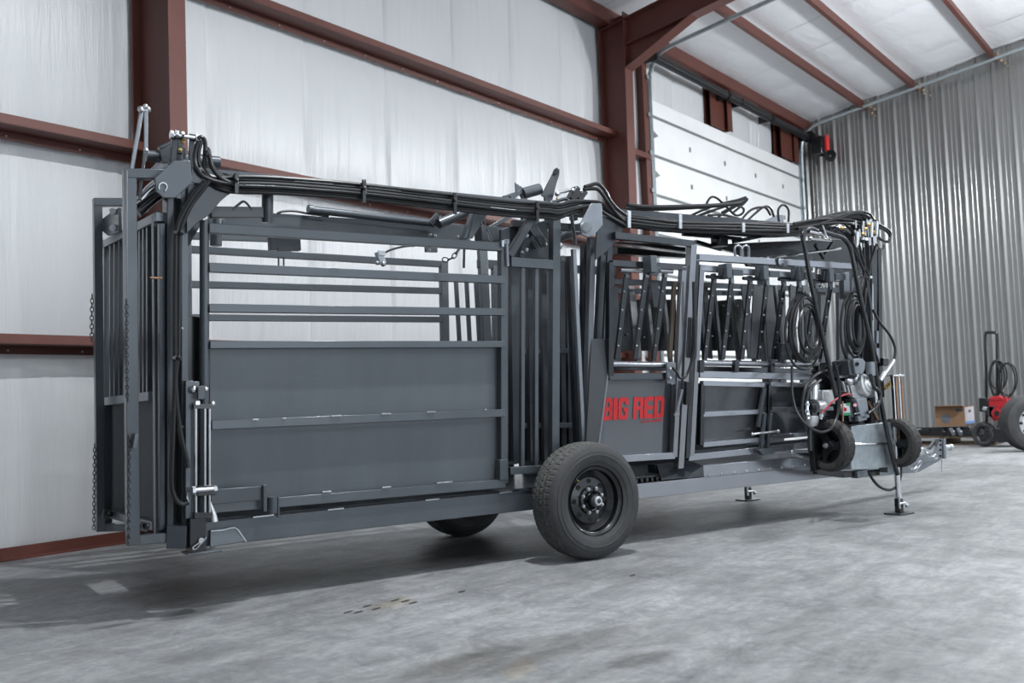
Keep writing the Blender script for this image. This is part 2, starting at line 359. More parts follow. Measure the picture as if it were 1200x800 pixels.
# ---- roof
cl = tag(MB().box((6.7, 0, 0), (14.9, 0, 0), (0, 9, -9*.185), (0, 0, .03)).build('ceiling', LITE), kind=ROOTK)
cl.location = (0, 0, roofz(0)+.13)
def roofstrip(x0, x1, seed):
    R = random.Random(seed); ys = sorted(PUR); vs, fs = [], []; nx, n = 8, 0; rows = []
    y = -8.9; yy = []
    edges = [-8.9]+ys+[7.72]
    for a, b2 in zip(edges[:-1], edges[1:]):
        for k in range(8): yy.append((a+(b2-a)*k/8, k/8))
    yy.append((7.72, 0)); ph = R.random()*6
    for (y, v) in yy:
        for i in range(nx+1):
            u = i/nx
            sag = .05*math.sin(math.pi*v)**.7*(.8+.2*math.sin(math.pi*u)**.4)+.004*math.sin(9*u+ph+y)*math.sin(math.pi*v)
            vs.append((x0+(x1-x0)*u, y, roofz(y)+.06-sag-.0))
    for j in range(len(yy)-1):
        for i in range(nx): a = j*(nx+1)+i; fs.append((a, a+nx+1, a+nx+2, a+1))
    return vs, fs
PUR = [6.30, 5.25, 3.75, 2.25, .75, -.75, -2.25, -3.75, -5.25, -6.75]
x = -4.4; k = 0
while x < XE-.02:
    x2 = min(x+1.22, XE); b = MB(); b.add(*roofstrip(x, x2, k)); o = b.build('roof_insulation_panel', VINYLR); o.parent = cl; o.matrix_parent_inverse = Matrix.Translation((0, 0, -cl.location.z)); x = x2; k += 1
for y in PUR:                              # Z purlins: top flange, web, bottom flange
    z = roofz(y); b = MB(); b.bb(-4.4, XE-.05, y-.004, y+.004, z-.20, z+.02); b.bb(-4.4, XE-.05, y-.075, y, z-.206, z-.198); b.bb(-4.4, XE-.05, y-.075, y-.068, z-.2, z-.18)
    o = b.build('purlin', IRON, cl); o.location = (0, 0, -cl.location.z)
# torn yellow insulation ends at the end wall
YF = mat('yellow_fibre', (.36, .25, .15), .9, 0., .3, 30.)
for y in (6.22, 5.2, 3.72):
    b = MB(); R = random.Random(int(y*10))
    for q in range(5): b.ball((XE-.12, y-.06-.05*q*R.random(), roofz(y)-.10-.07*q), .036-.004*q, 5)
    o = b.build('fibre_tuft', YF, cl); o.location = (0, 0, -cl.location.z)
# ---- end wall of ribbed steel
we = tag(MB().bb(XE+.06, XE+.12, -9.2, 8, 0, 10).build('wall_end', LITE), kind=ROOTK)
PIT = .32
def ribprofile(y0, n):
    pts = []
    for k in range(n):
        y = y0-k*PIT
        pts += [(y, 0), (y-.014, .042), (y-.036, .042), (y-.078, 0), (y-.135, 0), (y-.141, .005), (y-.156, .005), (y-.164, 0), (y-.222, 0), (y-.228, .005), (y-.243, .005), (y-.251, 0)]
    pts.append((y0-n*PIT, 0)); return pts
y = 7.66
while y > -8.5:
    p = ribprofile(y, 3); b = MB(); vs = []
    for (yy, d) in p: vs += [(XE-d, yy, 0), (XE-d, yy, min(roofz(yy)+.1, 10))]
    b.add(vs, [(2*i, 2*i+1, 2*i+3, 2*i+2) for i in range(len(p)-1)]); b.build('wall_panel', WALLM, we, sharp=15); y -= PIT*3
# ---- overhead door
X0, X1, ZD = 14.27, 20.95, 5.93
dr = tag(MB().bb(X0, X1, 7.70, 7.74, 0, ZD).build('door_1', DOORW), kind=ROOTK)
zs = [ZD-.30]; z = ZD-.30-.665
edges = [ZD, ZD-.30]
while edges[-1] > .62: edges.append(edges[-1]-.655)
edges[-1] = 0
for a, c in zip(edges[:-1], edges[1:]):
    b = MB(); b.bb(X0, X1, 7.655, 7.70, c+.026, a-.026); p = b.build('door_section', DOORW, dr, bevel=.006)
    if a-c > .4:
        s = MB()
        for kx in np.linspace(X0+.03, X1-.1, 2): pass
        for kx in np.arange(X0+1.42, X1, 1.42): s.box((kx, 7.648, (a+c)/2), (.022, 0, 0), (0, .008, 0), (0, 0, .04))
        s.build('hinge_plate', SEAM, p); tag(COL.objects[-1], kind='stuff')
        s = MB(); s.plate([(X0+.0, 7.63, (a+c)/2+.08), (X0+.20, 7.63, (a+c)/2), (X0, 7.63, (a+c)/2-.08)], .04, (0, 1, 0)); s.build('bracket', SEAM, p)
for e in edges[1:-1]:
    MB().bb(X0, X1, 7.67, 7.70, e-.03, e+.03).build('section_joint', SEAM, dr)
def ctrack(path, par, nm='track'):
    b = MB(); P = smooth_path(path, 5); 
    b.tube(P, .035, 6); return b.build(nm, GALV, par)
zt = ZD+.55
for Xt in (14.22, 21.02):
    hz = [(Xt, 7.60, 0), (Xt, 7.60, 2), (Xt, 7.60, 4.5), (Xt, 7.60, 6.0), (Xt, 7.55, 6.35), (Xt, 7.36, 6.58), (Xt, 7.0, 6.68), (Xt, 6.0, 6.68+.165*1.), (Xt, 3., 6.68+.165*4), (Xt, -2, 6.68+.165*9)]
    if Xt > 20: hz = [(x, y, z+.12*(z > 6.1)) for x, y, z in hz]
    ctrack(hz, dr, 'door_track')
    b = MB(); b.bb(Xt-.10, Xt-.03, 7.62, 7.70, 0, 6.25)
    for zz in np.arange(.6, 6.2, .62): b.bb(Xt-.1, Xt+.03, 7.585, 7.60, zz, zz+.07)
    b.build('track_angle', GALV, dr)
b = MB(); b.cyl((14.1, 7.45, 6.50), (21.1, 7.45, 6.50), .018, 10); b.build('torsion_shaft', TORS, dr)
for a, c in ((14.15, 16.85), (16.95, 18.9), (19.0, 20.9)):
    b = MB(); n = int((c-a)/.05); b.lathe((a, 7.45, 6.50), (1, 0, 0), [(.062 if q % 2 else .072, (c-a)*q/(2*n)) for q in range(2*n+1)], 14); b.build('torsion_spring', TORS, dr, sharp=80)
for xx in (14.12, 16.9, 18.95, 20.95, 17.5):
    MB().bb(xx-.010, xx+.010, 7.38, 7.70, 6.43, 6.57).build('spring_bracket', TORS, dr)
MB().cyl((20.98, 7.40, 6.5), (21.06, 7.40, 6.5), .13, 20).build('cable_drum', BLACK, dr)
# red posts over and beside the door
def post(x, y0, y1, z0, z1, nm='door_post', w=.1):
    r = MB(); r.bb(x-.004, x+.004, y0, y1, z0, z1); r.bb(x-w, x+w, y0-.005, y0+.005, z0, z1); r.bb(x-w, x+w, y1-.005, y1+.005, z0, z1); r.build(nm, IRON, wl)
post(14.10, 7.62, 7.80, 0, 6.72, w=.07); post(16.95, 7.66, 7.78, ZD, 6.72, w=.33); post(17.28, 7.58, 7.76, ZD, 6.72, w=.10); post(20.2, 7.62, 7.78, ZD, 6.72, w=.30); post(20.65, 7.58, 7.76, ZD, 6.72, w=.12)
MB().bb(13.1, 14.2, 7.60, 7.72, 4.86, 4.95).build('door_girt', IRON, wl)
op = empty('door_opener', (21.05, 7.22, 6.3), label='black and red chain hoist hung in the corner beside the white overhead door', cat='door opener')
MB().bb(-.12, .12, -.10, .14, -.22, .18).build('housing', BLACK, op, bevel=.02)
MB().cyl((-.02, -.18, .12), (-.02, -.18, -.16), .055, 14).cyl((-.02, -.18, .18), (-.02, -.18, .12), .04, 14).build('motor', RED, op, bevel=.01)
MB().lathe((-.02, -.24, -.28), (1, 0, 0), [(.03, -.03), (.12, -.03), (.13, 0), (.12, .03), (.03, .03)], 20).cyl((-.1, -.24, -.28), (.1, .1, -.2), .02, 8).build('chain_wheel', BLACK, op)
MB().bb(-.02, .28, -.05, .05, -.1, .0).build('mount', GALV, op)

# ================================================================== THE CATTLE CHUTE (local axes: x along it towards the hitch, y away from the camera)
RZ = math.atan2(MX[1], MX[0])
R0 = empty('cattle_chute', tuple(O), RZ, 'long dark grey portable steel cattle chute on two trailer wheels, lettered in red', 'cattle chute')
def P(name, b, m, par=R0, bevel=.003, label=None, kind=None, sharp=38):
    return tag(b.build(name, m, par, bevel, sharp=sharp), label, kind=kind)
def nb(b, p, q, w=.05, h=.05, tb=.34, k=.065, up=(0, 1, 0)):
    """a bar whose centreline runs between two points of the leaning near side; w in that side, h across it"""
    return b.bar(NP(*p, tb, k), NP(*q, tb, k), w, h, up)
def tp(b, p, q, t, w=.05, h=.05, t2=None): return b.bar(T(*p, t), T(*q, t if t2 is None else t2), w, h, (0, 1, 0))
# ---- running gear and frame
P('chassis_beam', MB().bb(-2.50, .22, .33, .43, .330, .462), GREY)
P('chassis_beam', MB().bb(.20, 3.35, .33, .43, .322, .430), RAIL, label='bright satin steel side beam')
P('chassis_beam', MB().bb(-2.50, 3.35, 1.45, 1.55, .33, .46), DARK)
for s in (-2.3, -1.2, -.4, .55, 1.5, 2.4, 3.3): P('cross_member', MB().bb(s-.04, s+.04, .43, 1.45, .34, .44), DARK)
P('floor_plate', MB().bb(-2.5, 3.3, .40, 1.50, .462, .472), DARK)
P('axle', MB().bb(-.045, .045, .20, 1.68, .345, .43).bb(-.16, .16, .36, .43, .30, .35), BLACK)
# weld beads along the rear beam
b = MB()
for s0, n in ((-2.2, .12), (-1.75, .1), (-1.1, .1), (-.55, .1)): b.tube([(s0, .33, .463), (s0+n, .33, .464)], .005, 6)
P('weld_bead', b, ZINC, bevel=0, kind='stuff')
# stepped deck cover with its row of fixing screws
p0, p1 = T(824, 549, .33), T(826, 564, .33)
sx0, sx1 = p0.x, T(958, 540, .33).x
st = P('step_cover', MB().plate([(sx0, .328, .43), (sx1+.16, .328, .43), (sx1-.25, .328, .515), (sx0, .328, .515)], .006, (0, 1, 0))
       .plate([(sx0, .328, .515), (sx1-.25, .328, .515), (sx1-.15, .47, .55), (sx0, .47, .55)], .006)
       .plate([(sx1-.25, .328, .515), (sx1+.16, .328, .43), (sx1+.22, .50, .47), (sx1-.15, .47, .55)], .006), RAIL, label='bright folded step cover')
P('step_end', MB().plate([(sx0-.16, .335, .435), (sx0, .33, .435), (sx0, .33, .515)], .006).plate([(sx0-.16, .335, .44), (sx0, .335, .515), (sx0+.02, .47, .55), (sx0-.34, .47, .545), (sx0-.42, .335, .44)], .006), DARK)
s = MB(); q = MB(); u = sx0+.05
while u < sx1+.1: s.ball((u, .324, .444), .009, 4); u += .135
u = sx0-.1
while u < sx1-.1: s.ball((u, .50, .560), .009, 4); u += .13
P('fixing_screw', s, ZINC, st, 0, kind='stuff')
P('deck_edge', MB().bb(sx0-.35, 3.25, .47, .56, .48, .548), GLOSS)
b = MB()
for i in range(16): b.bb(.34+i*.05, .365+i*.05, .36, .44, .432, .462)
P('step_tread', b, BLACK, kind='stuff')
# ---- wheels
def tyre_mesh(R, W, Rb, seg=300, tread=.0065, rows=5):
    b = MB(); prof = [(Rb, .028), (Rb+.006, .012), (.255, .002), (.257, -.001), (.272, -.006), (.295, -.009), (.297, -.0115), (.303, -.0115), (.305, -.009), (.327, -.007), (.329, -.003), (.348, .003), (.365, .013), (.376, .024)]
    NT = 26; sh = [(R-.007*abs(2*i/NT-1)**2.5, .036+(W-.072)*i/NT) for i in range(NT+1)]
    pr = prof+sh+[(r, W-h) for r, h in prof[::-1]]
    vs = []; k = len(pr); grooves = {4, 9, 10, 16, 17, 22}
    for j in range(seg):
        a = 2*math.pi*j/seg
        for i, (r, h) in enumerate(pr):
            rr = r
            c = i-len(prof)
            if 0 <= c <= NT:
                band = sum(g <= c for g in (4, 9, 16, 22))
                if c in grooves: rr -= tread
                elif (j+(0, 3, 1, 4, 2)[band]+(c % 3 if band in (1, 3) else 0)) % 5 == 0: rr -= tread*.75
            elif i in (len(prof)-1, len(prof)+NT+1) and j % 5 == 0: rr -= tread*.6
            vs.append((rr*math.sin(a), h, rr*math.cos(a)))
    fs = []; mi = []
    for j in range(seg):
        j2 = (j+1) % seg
        for i in range(k-1):
            fs.append((j*k+i, j*k+i+1, j2*k+i+1, j2*k+i)); mi.append(1 if len(prof)-1 <= i <= len(prof)+NT else 0)
    b.v = vs; b.f = fs; b.m = mi; return b
def wheel(par, y0, flip=False, R=.386):
    wpart = MB(); c = (0, 0, 0)
    # steel rim: lip, barrel, dished disc
    wpart.lathe(c, (0, 1, 0), [(.226, .012), (.229, .020), (.218, .030), (.205, .036), (.200, .075), (.176, .095), (.165, .105), (.160, .10), (.150, .088), (.095, .078), (.088, .062), (.066, .058), (.064, .03)], 48)
    wpart.lathe(c, (0, 1, 0), [(.226, .012), (.226, .222), (.20, .21), (.176, .12), (.176, .095)], 48)
    r = wpart.build('wheel', BLACK, par, 0, sharp=32); r.location = (0, y0, R-.002)
    if flip: r.rotation_euler = (0, 0, math.pi); r.location = (0, y0+.235, R-.002)
    t = tyre_mesh(R, .235, .226).build('tyre', [TYRE, TREAD], r, sharp=25)
    MB().lathe(c, (0, 1, 0), [(.0001, -.016), (.024, -.018), (.031, -.013), (.033, .012)], 24).build('hub_cap', ZINC, r, 0); MB().lathe(c, (0, 1, 0), [(.033, .006), (.044, .008), (.047, .014), (.048, .05), (.062, .056), (.066, .072)], 24).build('hub', BLACK, r, 0)
    MB().lathe(c, (0, 1, 0), [(.0001, -.021), (.014, -.021), (.017, -.017)], 20).build('grease_cap', BLACK, r, 0)
    for i in range(8):
        a = 2*math.pi*(i+.5)/8; x, z = .083*math.sin(a), .083*math.cos(a)
        MB().cyl((x, .045, z), (x, .072, z), .0125, 6).ball((x, .043, z), .008, 4).build('lug_nut', ZINC, r, 0)
        a += math.pi/8; x, z = .126*math.sin(a), .126*math.cos(a)
        MB().cyl((x, .0815, z), (x, .0855, z), .017, 14).build('vent_hole', DARKHOLE, r, 0)
    MB().tube([(-.11, .084, .12), (-.135, .02, .142)], .004, 6).build('valve_stem', BRASS, r, 0)
    return r
DARKHOLE = mat('dark_recess', (.004, .004, .004), .8)
wheel(R0, 0.0); wheel(R0, 1.65, True)
# ---- corner jacks
def pin_jack(name, par, base, top, foot, w=.075):
    b = MB(); base, top = Vector(base), Vector(top); b.bar(base, top, w, w, (0, 1, 0)); j = P(name, b, DARK, par)
    b = MB(); b.bb(-w, w, -w, w, -.006, .006); o = P('foot_plate', b, foot, j, .002); o.location = base; return j
pt = .22
lg = T(229, 640, pt)
jr = P('rear_jack', MB().bar(T(229.5, 646, pt), T(229.5, 606, pt), .085, .085, (0, 1, 0)), BLACK)
P('foot_plate', MB().bb(lg.x-.055, lg.x+.125, pt-.06, pt+.08, T(229, 647, pt).z-.006, T(229, 647, pt).z+.006), GREY, jr, .002)
P('lock_pin', MB().cyl(T(236, 633, pt-.06), T(236, 633, pt+.02), .014, 12).tube([T(x, y, pt-.065) for x, y in ((236, 631), (233, 636), (229, 639), (226.5, 641), (227, 643.5), (231, 642), (235, 637), (239, 633), (242, 629))], .0035, 6, 3), CHROME, jr, 0, 'bright lock pin with hair clip')
P('jack_tube', MB().bar(T(221, 607, pt), T(221, 446, pt), .045, .05, (0, 1, 0)).bar(T(227, 447, pt+.02), T(227, 475, pt+.02), .05, .04, (0, 1, 0)), GREY, jr)
P('rear_corner_block', MB().bar(T(199, 628, .30), T(222, 628, .24), .12, .1, (0, 1, 0)), GREY)
c0, c1 = T(238, 603, pt-.03), T(238, 478, pt-.03)
cyl = P('lift_cylinder', MB().cyl(c0, c1, .030, 20).bar(T(226, 603, pt-.03), T(246, 603, pt-.03), .03, .08, (0, 1, 0)).bar(T(225, 476, pt-.03), T(247, 476, pt-.03), .025, .08, (0, 1, 0)), BLACK, jr, 0)
for x in (226, 229.5, 240.2, 245.5): P('tie_rod', MB().cyl(T(x, 602, pt-.06 if x != 226 else pt), T(x, 478, pt-.06 if x != 226 else pt), .0065, 8), CHROME, cyl, 0)
P('fitting', MB().ball(T(227, 456, pt-.05), .022, 5).ball(T(241, 456, pt-.05), .016, 5).ball(T(249, 473, pt-.05), .017, 5).bar(T(231, 470, pt-.06), T(231, 474, pt-.06), .03, .02), CHROME, cyl, 0)
P('hose_port', MB().bar(T(235.5, 468, pt-.07), T(235.5, 452, pt-.07), .04, .03, (0, 1, 0)), DARK, cyl)
P('clamp_bolt', MB().cyl(T(227, 574.5, pt-.09), T(252, 572.5, pt-.09), .012, 10).cyl(T(225, 574.5, pt-.09), T(229, 574.3, pt-.09), .022, 6).cyl(T(250, 572.7, pt-.09), T(254, 572.4, pt-.09), .018, 6), ZINC, cyl, 0)
P('ear_plate', MB().bb(T(226, 574, pt).x, T(247, 574, pt).x, pt-.09, pt-.06, T(230, 580, pt).z, T(230, 568, pt).z), BLACK, cyl)
P('grease_fitting', MB().tube([T(246, 588, pt), T(250, 602, pt), T(251, 611, pt)], [.006, .016, .022], 10), WHITEMETAL, jr, 0)
P('gusset_foot', MB().plate([T(246, 621, .315), T(275, 618, .315), T(289, 634, .30), T(246, 641, .29)], .012), GREY)
b = MB(); b.tube([T(247, 622, .305), T(256, 621.3, .305), T(263, 620.4, .305), T(275, 618, .305), T(282, 625, .30), T(288.5, 634.5, .295)], .0045, 6, 2); P('weld_bead', b, ZINC, bevel=0, kind='stuff')
# front jacks stand on the floor
def frontjack(fx, fy, topxy, rodr, name='front_jack'):
    f = Z(fx, fy, 0.008); b = MB(); b.bar((f.x, f.y, .014), (f.x, f.y, .13), .05, .05, (0, 1, 0)); j = P(name, b, BLACK)
    P('foot_plate', MB().bb(f.x-.10, f.x+.09, f.y-.08, f.y+.08, 0.002, .014), WOOD if False else DARK, j, .002)
    P('jack_rod', MB().cyl((f.x, f.y, .10), (f.x, f.y, .72), .024, 16), CHROME, j, 0)
    P('lock_pin', MB().cyl((f.x-.04, f.y-.03, .09), (f.x+.045, f.y-.03, .09), .010, 8).ball((f.x+.05, f.y-.04, .07), .018, 5).bar((f.x-.035, f.y-.03, .05), (f.x-.035, f.y-.03, .15), .012, .012), ZINC, j, 0)
    return j, f
j1, f1 = frontjack(1054, 601, None, 0)
tz = S(1051, 440, f1.x+.03).z
P('cylinder_barrel', MB().cyl((f1.x+.03, f1.y, .66), (f1.x+.03, f1.y, tz), .022, 16).cyl((f1.x+.03, f1.y, tz-.02), (f1.x+.03, f1.y, tz+.0), .034, 4), BLACK, j1, 0)
for dx in (-.045, -.012, .03, .062): P('tie_rod', MB().cyl((f1.x+.03+dx-.0, f1.y-.03, .60), (f1.x+.03+dx, f1.y-.03, tz-.01), .0075, 8), [CHROME, COPPER, CHROME, COPPER][[-.045, -.012, .03, .062].index(dx)], j1, 0)
P('top_plate', MB().bb(f1.x-.04, f1.x+.11, f1.y-.05, f1.y+.05, tz-.006, tz+.008), CHROME, j1, .002)
P('inner_cylinder', MB().cyl((f1.x-.13, f1.y+.12, .55), (f1.x-.13, f1.y+.12, tz+.04), .07, 18), BLACK, j1, 0)
P('label', MB().bb(f1.x-.17, f1.x-.11, f1.y+.040, f1.y+.046, tz-.22, tz-.12), LABEL, j1, 0, 'small white maker label')
j2, f2 = frontjack(877, 585, None, 0); P('jack_sleeve', MB().bar((f2.x, f2.y, .2), (f2.x, f2.y, .9), .10, .10, (0, 1, 0)), DARK, j2)
# ---- hitch tongue
tg = P('hitch_tongue', MB().plate([T(1000, 545, .94), T(1066, 541, .94), T(1100, 535, .94), T(1100, 539, .94), T(1074, 553, .94), T(1000, 560, .94)], .05, (0, 1, 0))
       .bar(T(985, 550, .75), T(1095, 534, .94), .10, .08, (0, 0, 1)), LITE)
P('stop_plate', MB().plate([T(1091, 536, .90), T(1103, 514, .90), T(1103, 536, .90)], .02, (0, 1, 0)).plate([T(1086, 526, .99), T(1096, 514, .99), T(1090, 527, .99)], .02, (0, 1, 0)), LITE, tg)
hp = P('coupler_bracket', MB().bar(T(1102, 514, .92), T(1103, 537, .92), .035, .1, (0, 1, 0)), LITE, tg)
for y in (516, 521, 527, 534): P('bolt_hole', MB().cyl(T(1102, y, .868), T(1102, y, .872), .012, 10), DARKHOLE, hp, 0)
P('coupler', MB().cyl(T(1104, 524.5, .94), T(1113, 524, .94), .028, 14).cyl(T(1112, 524, .94), T(1114.5, 524, .94), .036, 14), ZINC, tg, 0)
P('jack_stub', MB().cyl(T(1104, 538, .92), T(1104, 553, .92), .008, 8), WHITEMETAL, tg, 0)
def chain(pts, par, r=.012, th=.0035, m=ZINC, name='chain', nn=1):
    path = smooth_path(pts, 8); L = [0]
    for a, b2 in zip(path[:-1], path[1:]): L.append(L[-1]+(b2-a).length)
    pitch = r*2.6; n = max(2, int(L[-1]/pitch)); b = MB()
    for i in range(n):
        d = L[-1]*(i+.5)/n; k = max(j for j in range(len(L)) if L[j] <= d); k = min(k, len(path)-2)
        f = (d-L[k])/max(1e-6, L[k+1]-L[k]); c = path[k].lerp(path[k+1], f); ax = (path[k+1]-path[k]).normalized()
        s, u = perp(ax, Vector((0, 0, 1)) if abs(ax.z) < .9 else Vector((0, 1, 0)))
        sd = s if i % 2 else u; loop = []
        for q in range(9):
            a = 2*math.pi*q/8; loop.append(c+ax*math.cos(a)*r*1.75+sd*math.sin(a)*r)
        b.tube(loop, th, 5, 0, False)
    return P(name, b, m, par, 0, kind='stuff')
chain([T(1080, 527, .80), T(1084, 528, .8), T(1088, 532, .8), T(1092, 535, .8), T(1098, 535, .8)], tg, .02, .006)
chain([T(1066, 545, .8), T(1071, 552, .8), T(1075, 547, .8), T(1079, 541, .8)], tg, .018, .005)

# ---- tail end: two upright guide frames and the barred gate between them
def uframe(px, t, yt, yb, xr_t, xr_b, yrt, yrb, w, par):
    b = MB(); a0, a1 = T(px[0], yb, t[0]), T(px[1], yt, t[1]); b.bar(a0, a1, w, .06, (0, 1, 0))
    u = P('guide_frame', b, GREY, par)
    P('guide_arm', MB().bar(a1-V(w/2, 0, .025), T(xr_t, yrt, t[1]), .05, .06, (0, 1, 0)), GREY, u)
    P('guide_arm', MB().bar(a0+V(-w/2, 0, .025), T(xr_b, yrb, t[0]), .05, .06, (0, 1, 0)), GREY, u); return u
u1 = uframe((155.5, 151.5), (.30, .19), 199, 638, 193, 196, 205, 629, .062, R0)
u2 = uframe((117.5, 114), (1.55, 1.42), 233, 622, 146, 150, 237, 617, .05, R0)
chain([T(148.5, 352, .17), T(149, 450, .2), T(149.5, 470, .21)], u1, .008, .0028, DARK)
chain([T(151.5, 510, .22), T(151, 580, .24), T(150.5, 637, .26)], u1, .008, .0028, DARK)
P('chain_strip', MB().bar(T(148.2, 350, .17), T(148.2, 200, .12), .008, .03), LITE, u1)
chain([T(108, 345, 1.40), T(107.5, 375, 1.42), T(107.5, 400, 1.44)], u2, .010, .0032, DARK)
chain([T(111, 520, 1.46), T(110.5, 570, 1.47), T(110, 620, 1.48)], u2, .009, .003, DARK)
P('chain_hook', MB().bar(T(157, 525, .20), T(160, 508, .20), .025, .02), GREY, u1, .002)
P('hinge_block', MB().bar(T(120, 601, 1.45), T(129, 601, 1.45), .06, .06).ball(T(129, 602, 1.40), .02, 4), BLACK, u2)
P('hinge_block', MB().bar(T(163, 616, .3), T(173, 618, .3), .05, .05).ball(T(172, 616, .26), .018, 4), BLACK, u1)
P('roller_bracket', MB().plate([S(141, 243, -2.75), S(136, 246, -2.75), S(119, 258, -2.75), S(118, 268, -2.75), S(128, 276, -2.75), S(141, 272, -2.75)], .02), GREY, u2)
P('roller', MB().cyl(S(132, 247, -2.78), S(132, 247, -2.70), .02, 10).cyl(S(132, 267, -2.78), S(132, 267, -2.70), .02, 10), ZINC, u2, 0)
sg = -2.70
def G(px, py): return S(px, py, sg)
tgate = P('tail_gate', MB().bar(G(187, 626), G(184, 252), .05, .05, (1, 0, 0)), GREY)
P('gate_stile', MB().bar(G(126, 612), G(126, 286), .05, .05, (1, 0, 0)), GREY, tgate); P('top_rail', MB().bar(G(125, 286), G(188, 254), .05, .05, (1, 0, 0)), LITE, tgate, label='pale steel top rail')
P('mid_rail', MB().bar(G(127, 470), G(179, 464), .05, .05, (1, 0, 0)), LITE, tgate)
P('bottom_rail', MB().bar(G(126, 600), G(184, 616), .05, .05, (1, 0, 0)), GREY, tgate)
for x in (131.5, 136.5, 142, 147.5, 154, 161, 166, 170.5, 175): 
    P('vertical_bar', MB().bar(G(x, 466-(x-128)*.1), G(x, 284-(x-124)*.48), .035, .03, (1, 0, 0)), GREY if x > 150 else DARK, tgate)
P('lower_panel', MB().plate([S(128, 473, sg+.02), S(180, 467, sg+.02), S(181, 612, sg+.02), S(128, 600, sg+.02)], .006), MATTE, tgate)
# ---- rear main post (open channel) carrying the hoses down
mp_ = P('rear_post', MB().bar(NP(205, 628, .40), NP(205, 232, .40), .10, .012, (0, 1, 0)), DARK)
P('post_flange', MB().bar(NP(197, 628), NP(197, 232), .035, .10, (0, 1, 0)), DARK, mp_)
P('post_flange', MB().bar(NP(214, 612), NP(213.5, 222), .035, .10, (0, 1, 0)), GREY, mp_)
P('post_flange', MB().bar(NP(189, 620), NP(189, 262), .03, .05, (0, 1, 0)), GREY, mp_)
b = MB()
for x, y in ((209, 344), (213, 385), (214, 500), (202, 620)): b.ball(NP(x, y, .28), .009, 4)
P('bolt_head', b, ZINC, mp_, 0, kind='stuff')
P('squeeze_panel', MB().plate([NP(217, 369, .42), NP(237, 372, .42), NP(247, 600, .42), NP(217, 604, .42)], .012), BLACK)
P('panel_edge', MB().tube([NP(238, 372, .39), NP(243, 470, .39), NP(247, 600, .39)], .006, 6), COPPER, bevel=0, label='bare copper coloured wear strip')
# ---- near side gate
ng = P('side_gate', MB().tube([NP(239.5, 604), NP(239.5, 258)], .026, 16), GREY, bevel=0)
P('gate_post', MB().bar(NP(589, 566), NP(589, 286), .055, .05, (0, 1, 0)), GREY, ng)
for (a, c, w_) in (((244, 267.5), (587, 289.5), .055), ((244, 313.5), (590, 328), .052), ((244, 361), (590, 365.7), .047), ((245, 404), (590, 403.3), .042),
                   ((247, 498), (590, 483.6), .050), ((247, 595), (591, 566), .056)):
    P('rail', nb(MB(), a, c, w_, .04, .33), GREY, ng)
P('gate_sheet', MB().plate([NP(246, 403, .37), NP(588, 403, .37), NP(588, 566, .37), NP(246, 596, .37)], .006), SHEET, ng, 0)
b = MB()
for x, y, x2, y2 in ((331, 490.3, 335, 490.1), (388, 487.5, 400, 487), (447, 485, 458, 484.6), (500, 482.8, 510, 482.4), (568, 479.8, 570, 479.6), (296, 491.6, 303, 491.4), (378, 576.5, 388, 575.7), (448, 571.2, 458, 570.2), (512, 566, 530, 564.4)):
    b.tube([NP(x, y, .305), NP(x2, y2, .305)], .005, 5)
P('weld_bead', b, ZINC, ng, 0, kind='stuff')
P('hinge', MB().cyl(NP(594.5, 312, .31), NP(593.5, 281, .31), .014, 10).bar(NP(590, 283, .31), NP(596, 283, .31), .02, .03), LITE, ng, 0)
P('latch_bolt', MB().cyl(NP(589, 281.5, .30), NP(589, 289, .30), .012, 8), ZINC, ng, 0)
P('hinge_sleeve', MB().bar(NP(588, 562, .33), NP(588, 538, .33), .065, .06, (0, 1, 0)), GREY, ng)
P('latch_plate', MB().plate([NP(247, 573.5, .27), NP(311, 569, .27), NP(311, 585, .27), NP(247, 591, .27)], .012), GREY)
P('latch_bar', MB().bar(NP(309.5, 599, .26), NP(309.5, 568, .26), .022, .04, (0, 1, 0)), GREY)
P('hinge_pipe', MB().cyl(NP(319, 601, .28), NP(319, 582, .28), .030, 18).bar(NP(326, 606, .27), NP(326, 583, .27), .008, .02, (0, 1, 0)), GREY, bevel=0)
# ---- far side: fence, its end post and narrow slats (leaning outwards)
def FP(px, py, tb=1.50, k=-.055): return NP(px, py, tb, k)
def fb(b, p, q, w=.045, h=.04): return b.bar(FP(*p), FP(*q), w, h, (0, 1, 0))
ff = P('far_fence', MB().bar(FP(521.5, 420), FP(519.5, 309), .062, .05, (0, 1, 0)), GREY)
for a, c, w_ in (((218, 276), (330, 280), .05), ((218, 292), (524, 310), .05), ((218, 333), (520, 341), .048), ((218, 372), (521, 374.5), .045), ((250, 294), (324, 297), .02)):
    P('rail', fb(MB(), a, c, w_), GREY, ff)
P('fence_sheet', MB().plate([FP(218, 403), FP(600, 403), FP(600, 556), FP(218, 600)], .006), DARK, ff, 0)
P('tail_post', MB().bar(FP(221, 600), FP(218, 262), .06, .05, (0, 1, 0)), GREY, ff)
P('far_post', MB().bar(FP(300, 585), FP(298, 250), .05, .05, (0, 1, 0)).bar(FP(440, 570), FP(438, 262), .05, .05, (0, 1, 0)) if False else MB().bar(FP(617, 560), FP(612, 292), .05, .05, (0, 1, 0)), DARK, ff)
sl = P('far_gate', MB().bar(FP(571, 420), FP(565, 293), .075, .05, (0, 1, 0)).bar(FP(584, 420), FP(582, 312), .09, .05, (0, 1, 0)), GREY)
for x0_, x1_ in ((534, 538.5), (546.3, 550.5), (557.3, 562)):
    P('slat', MB().bar(FP(x1_+1, 420), FP(x0_, 324), .028, .03, (0, 1, 0)), DARK, sl)
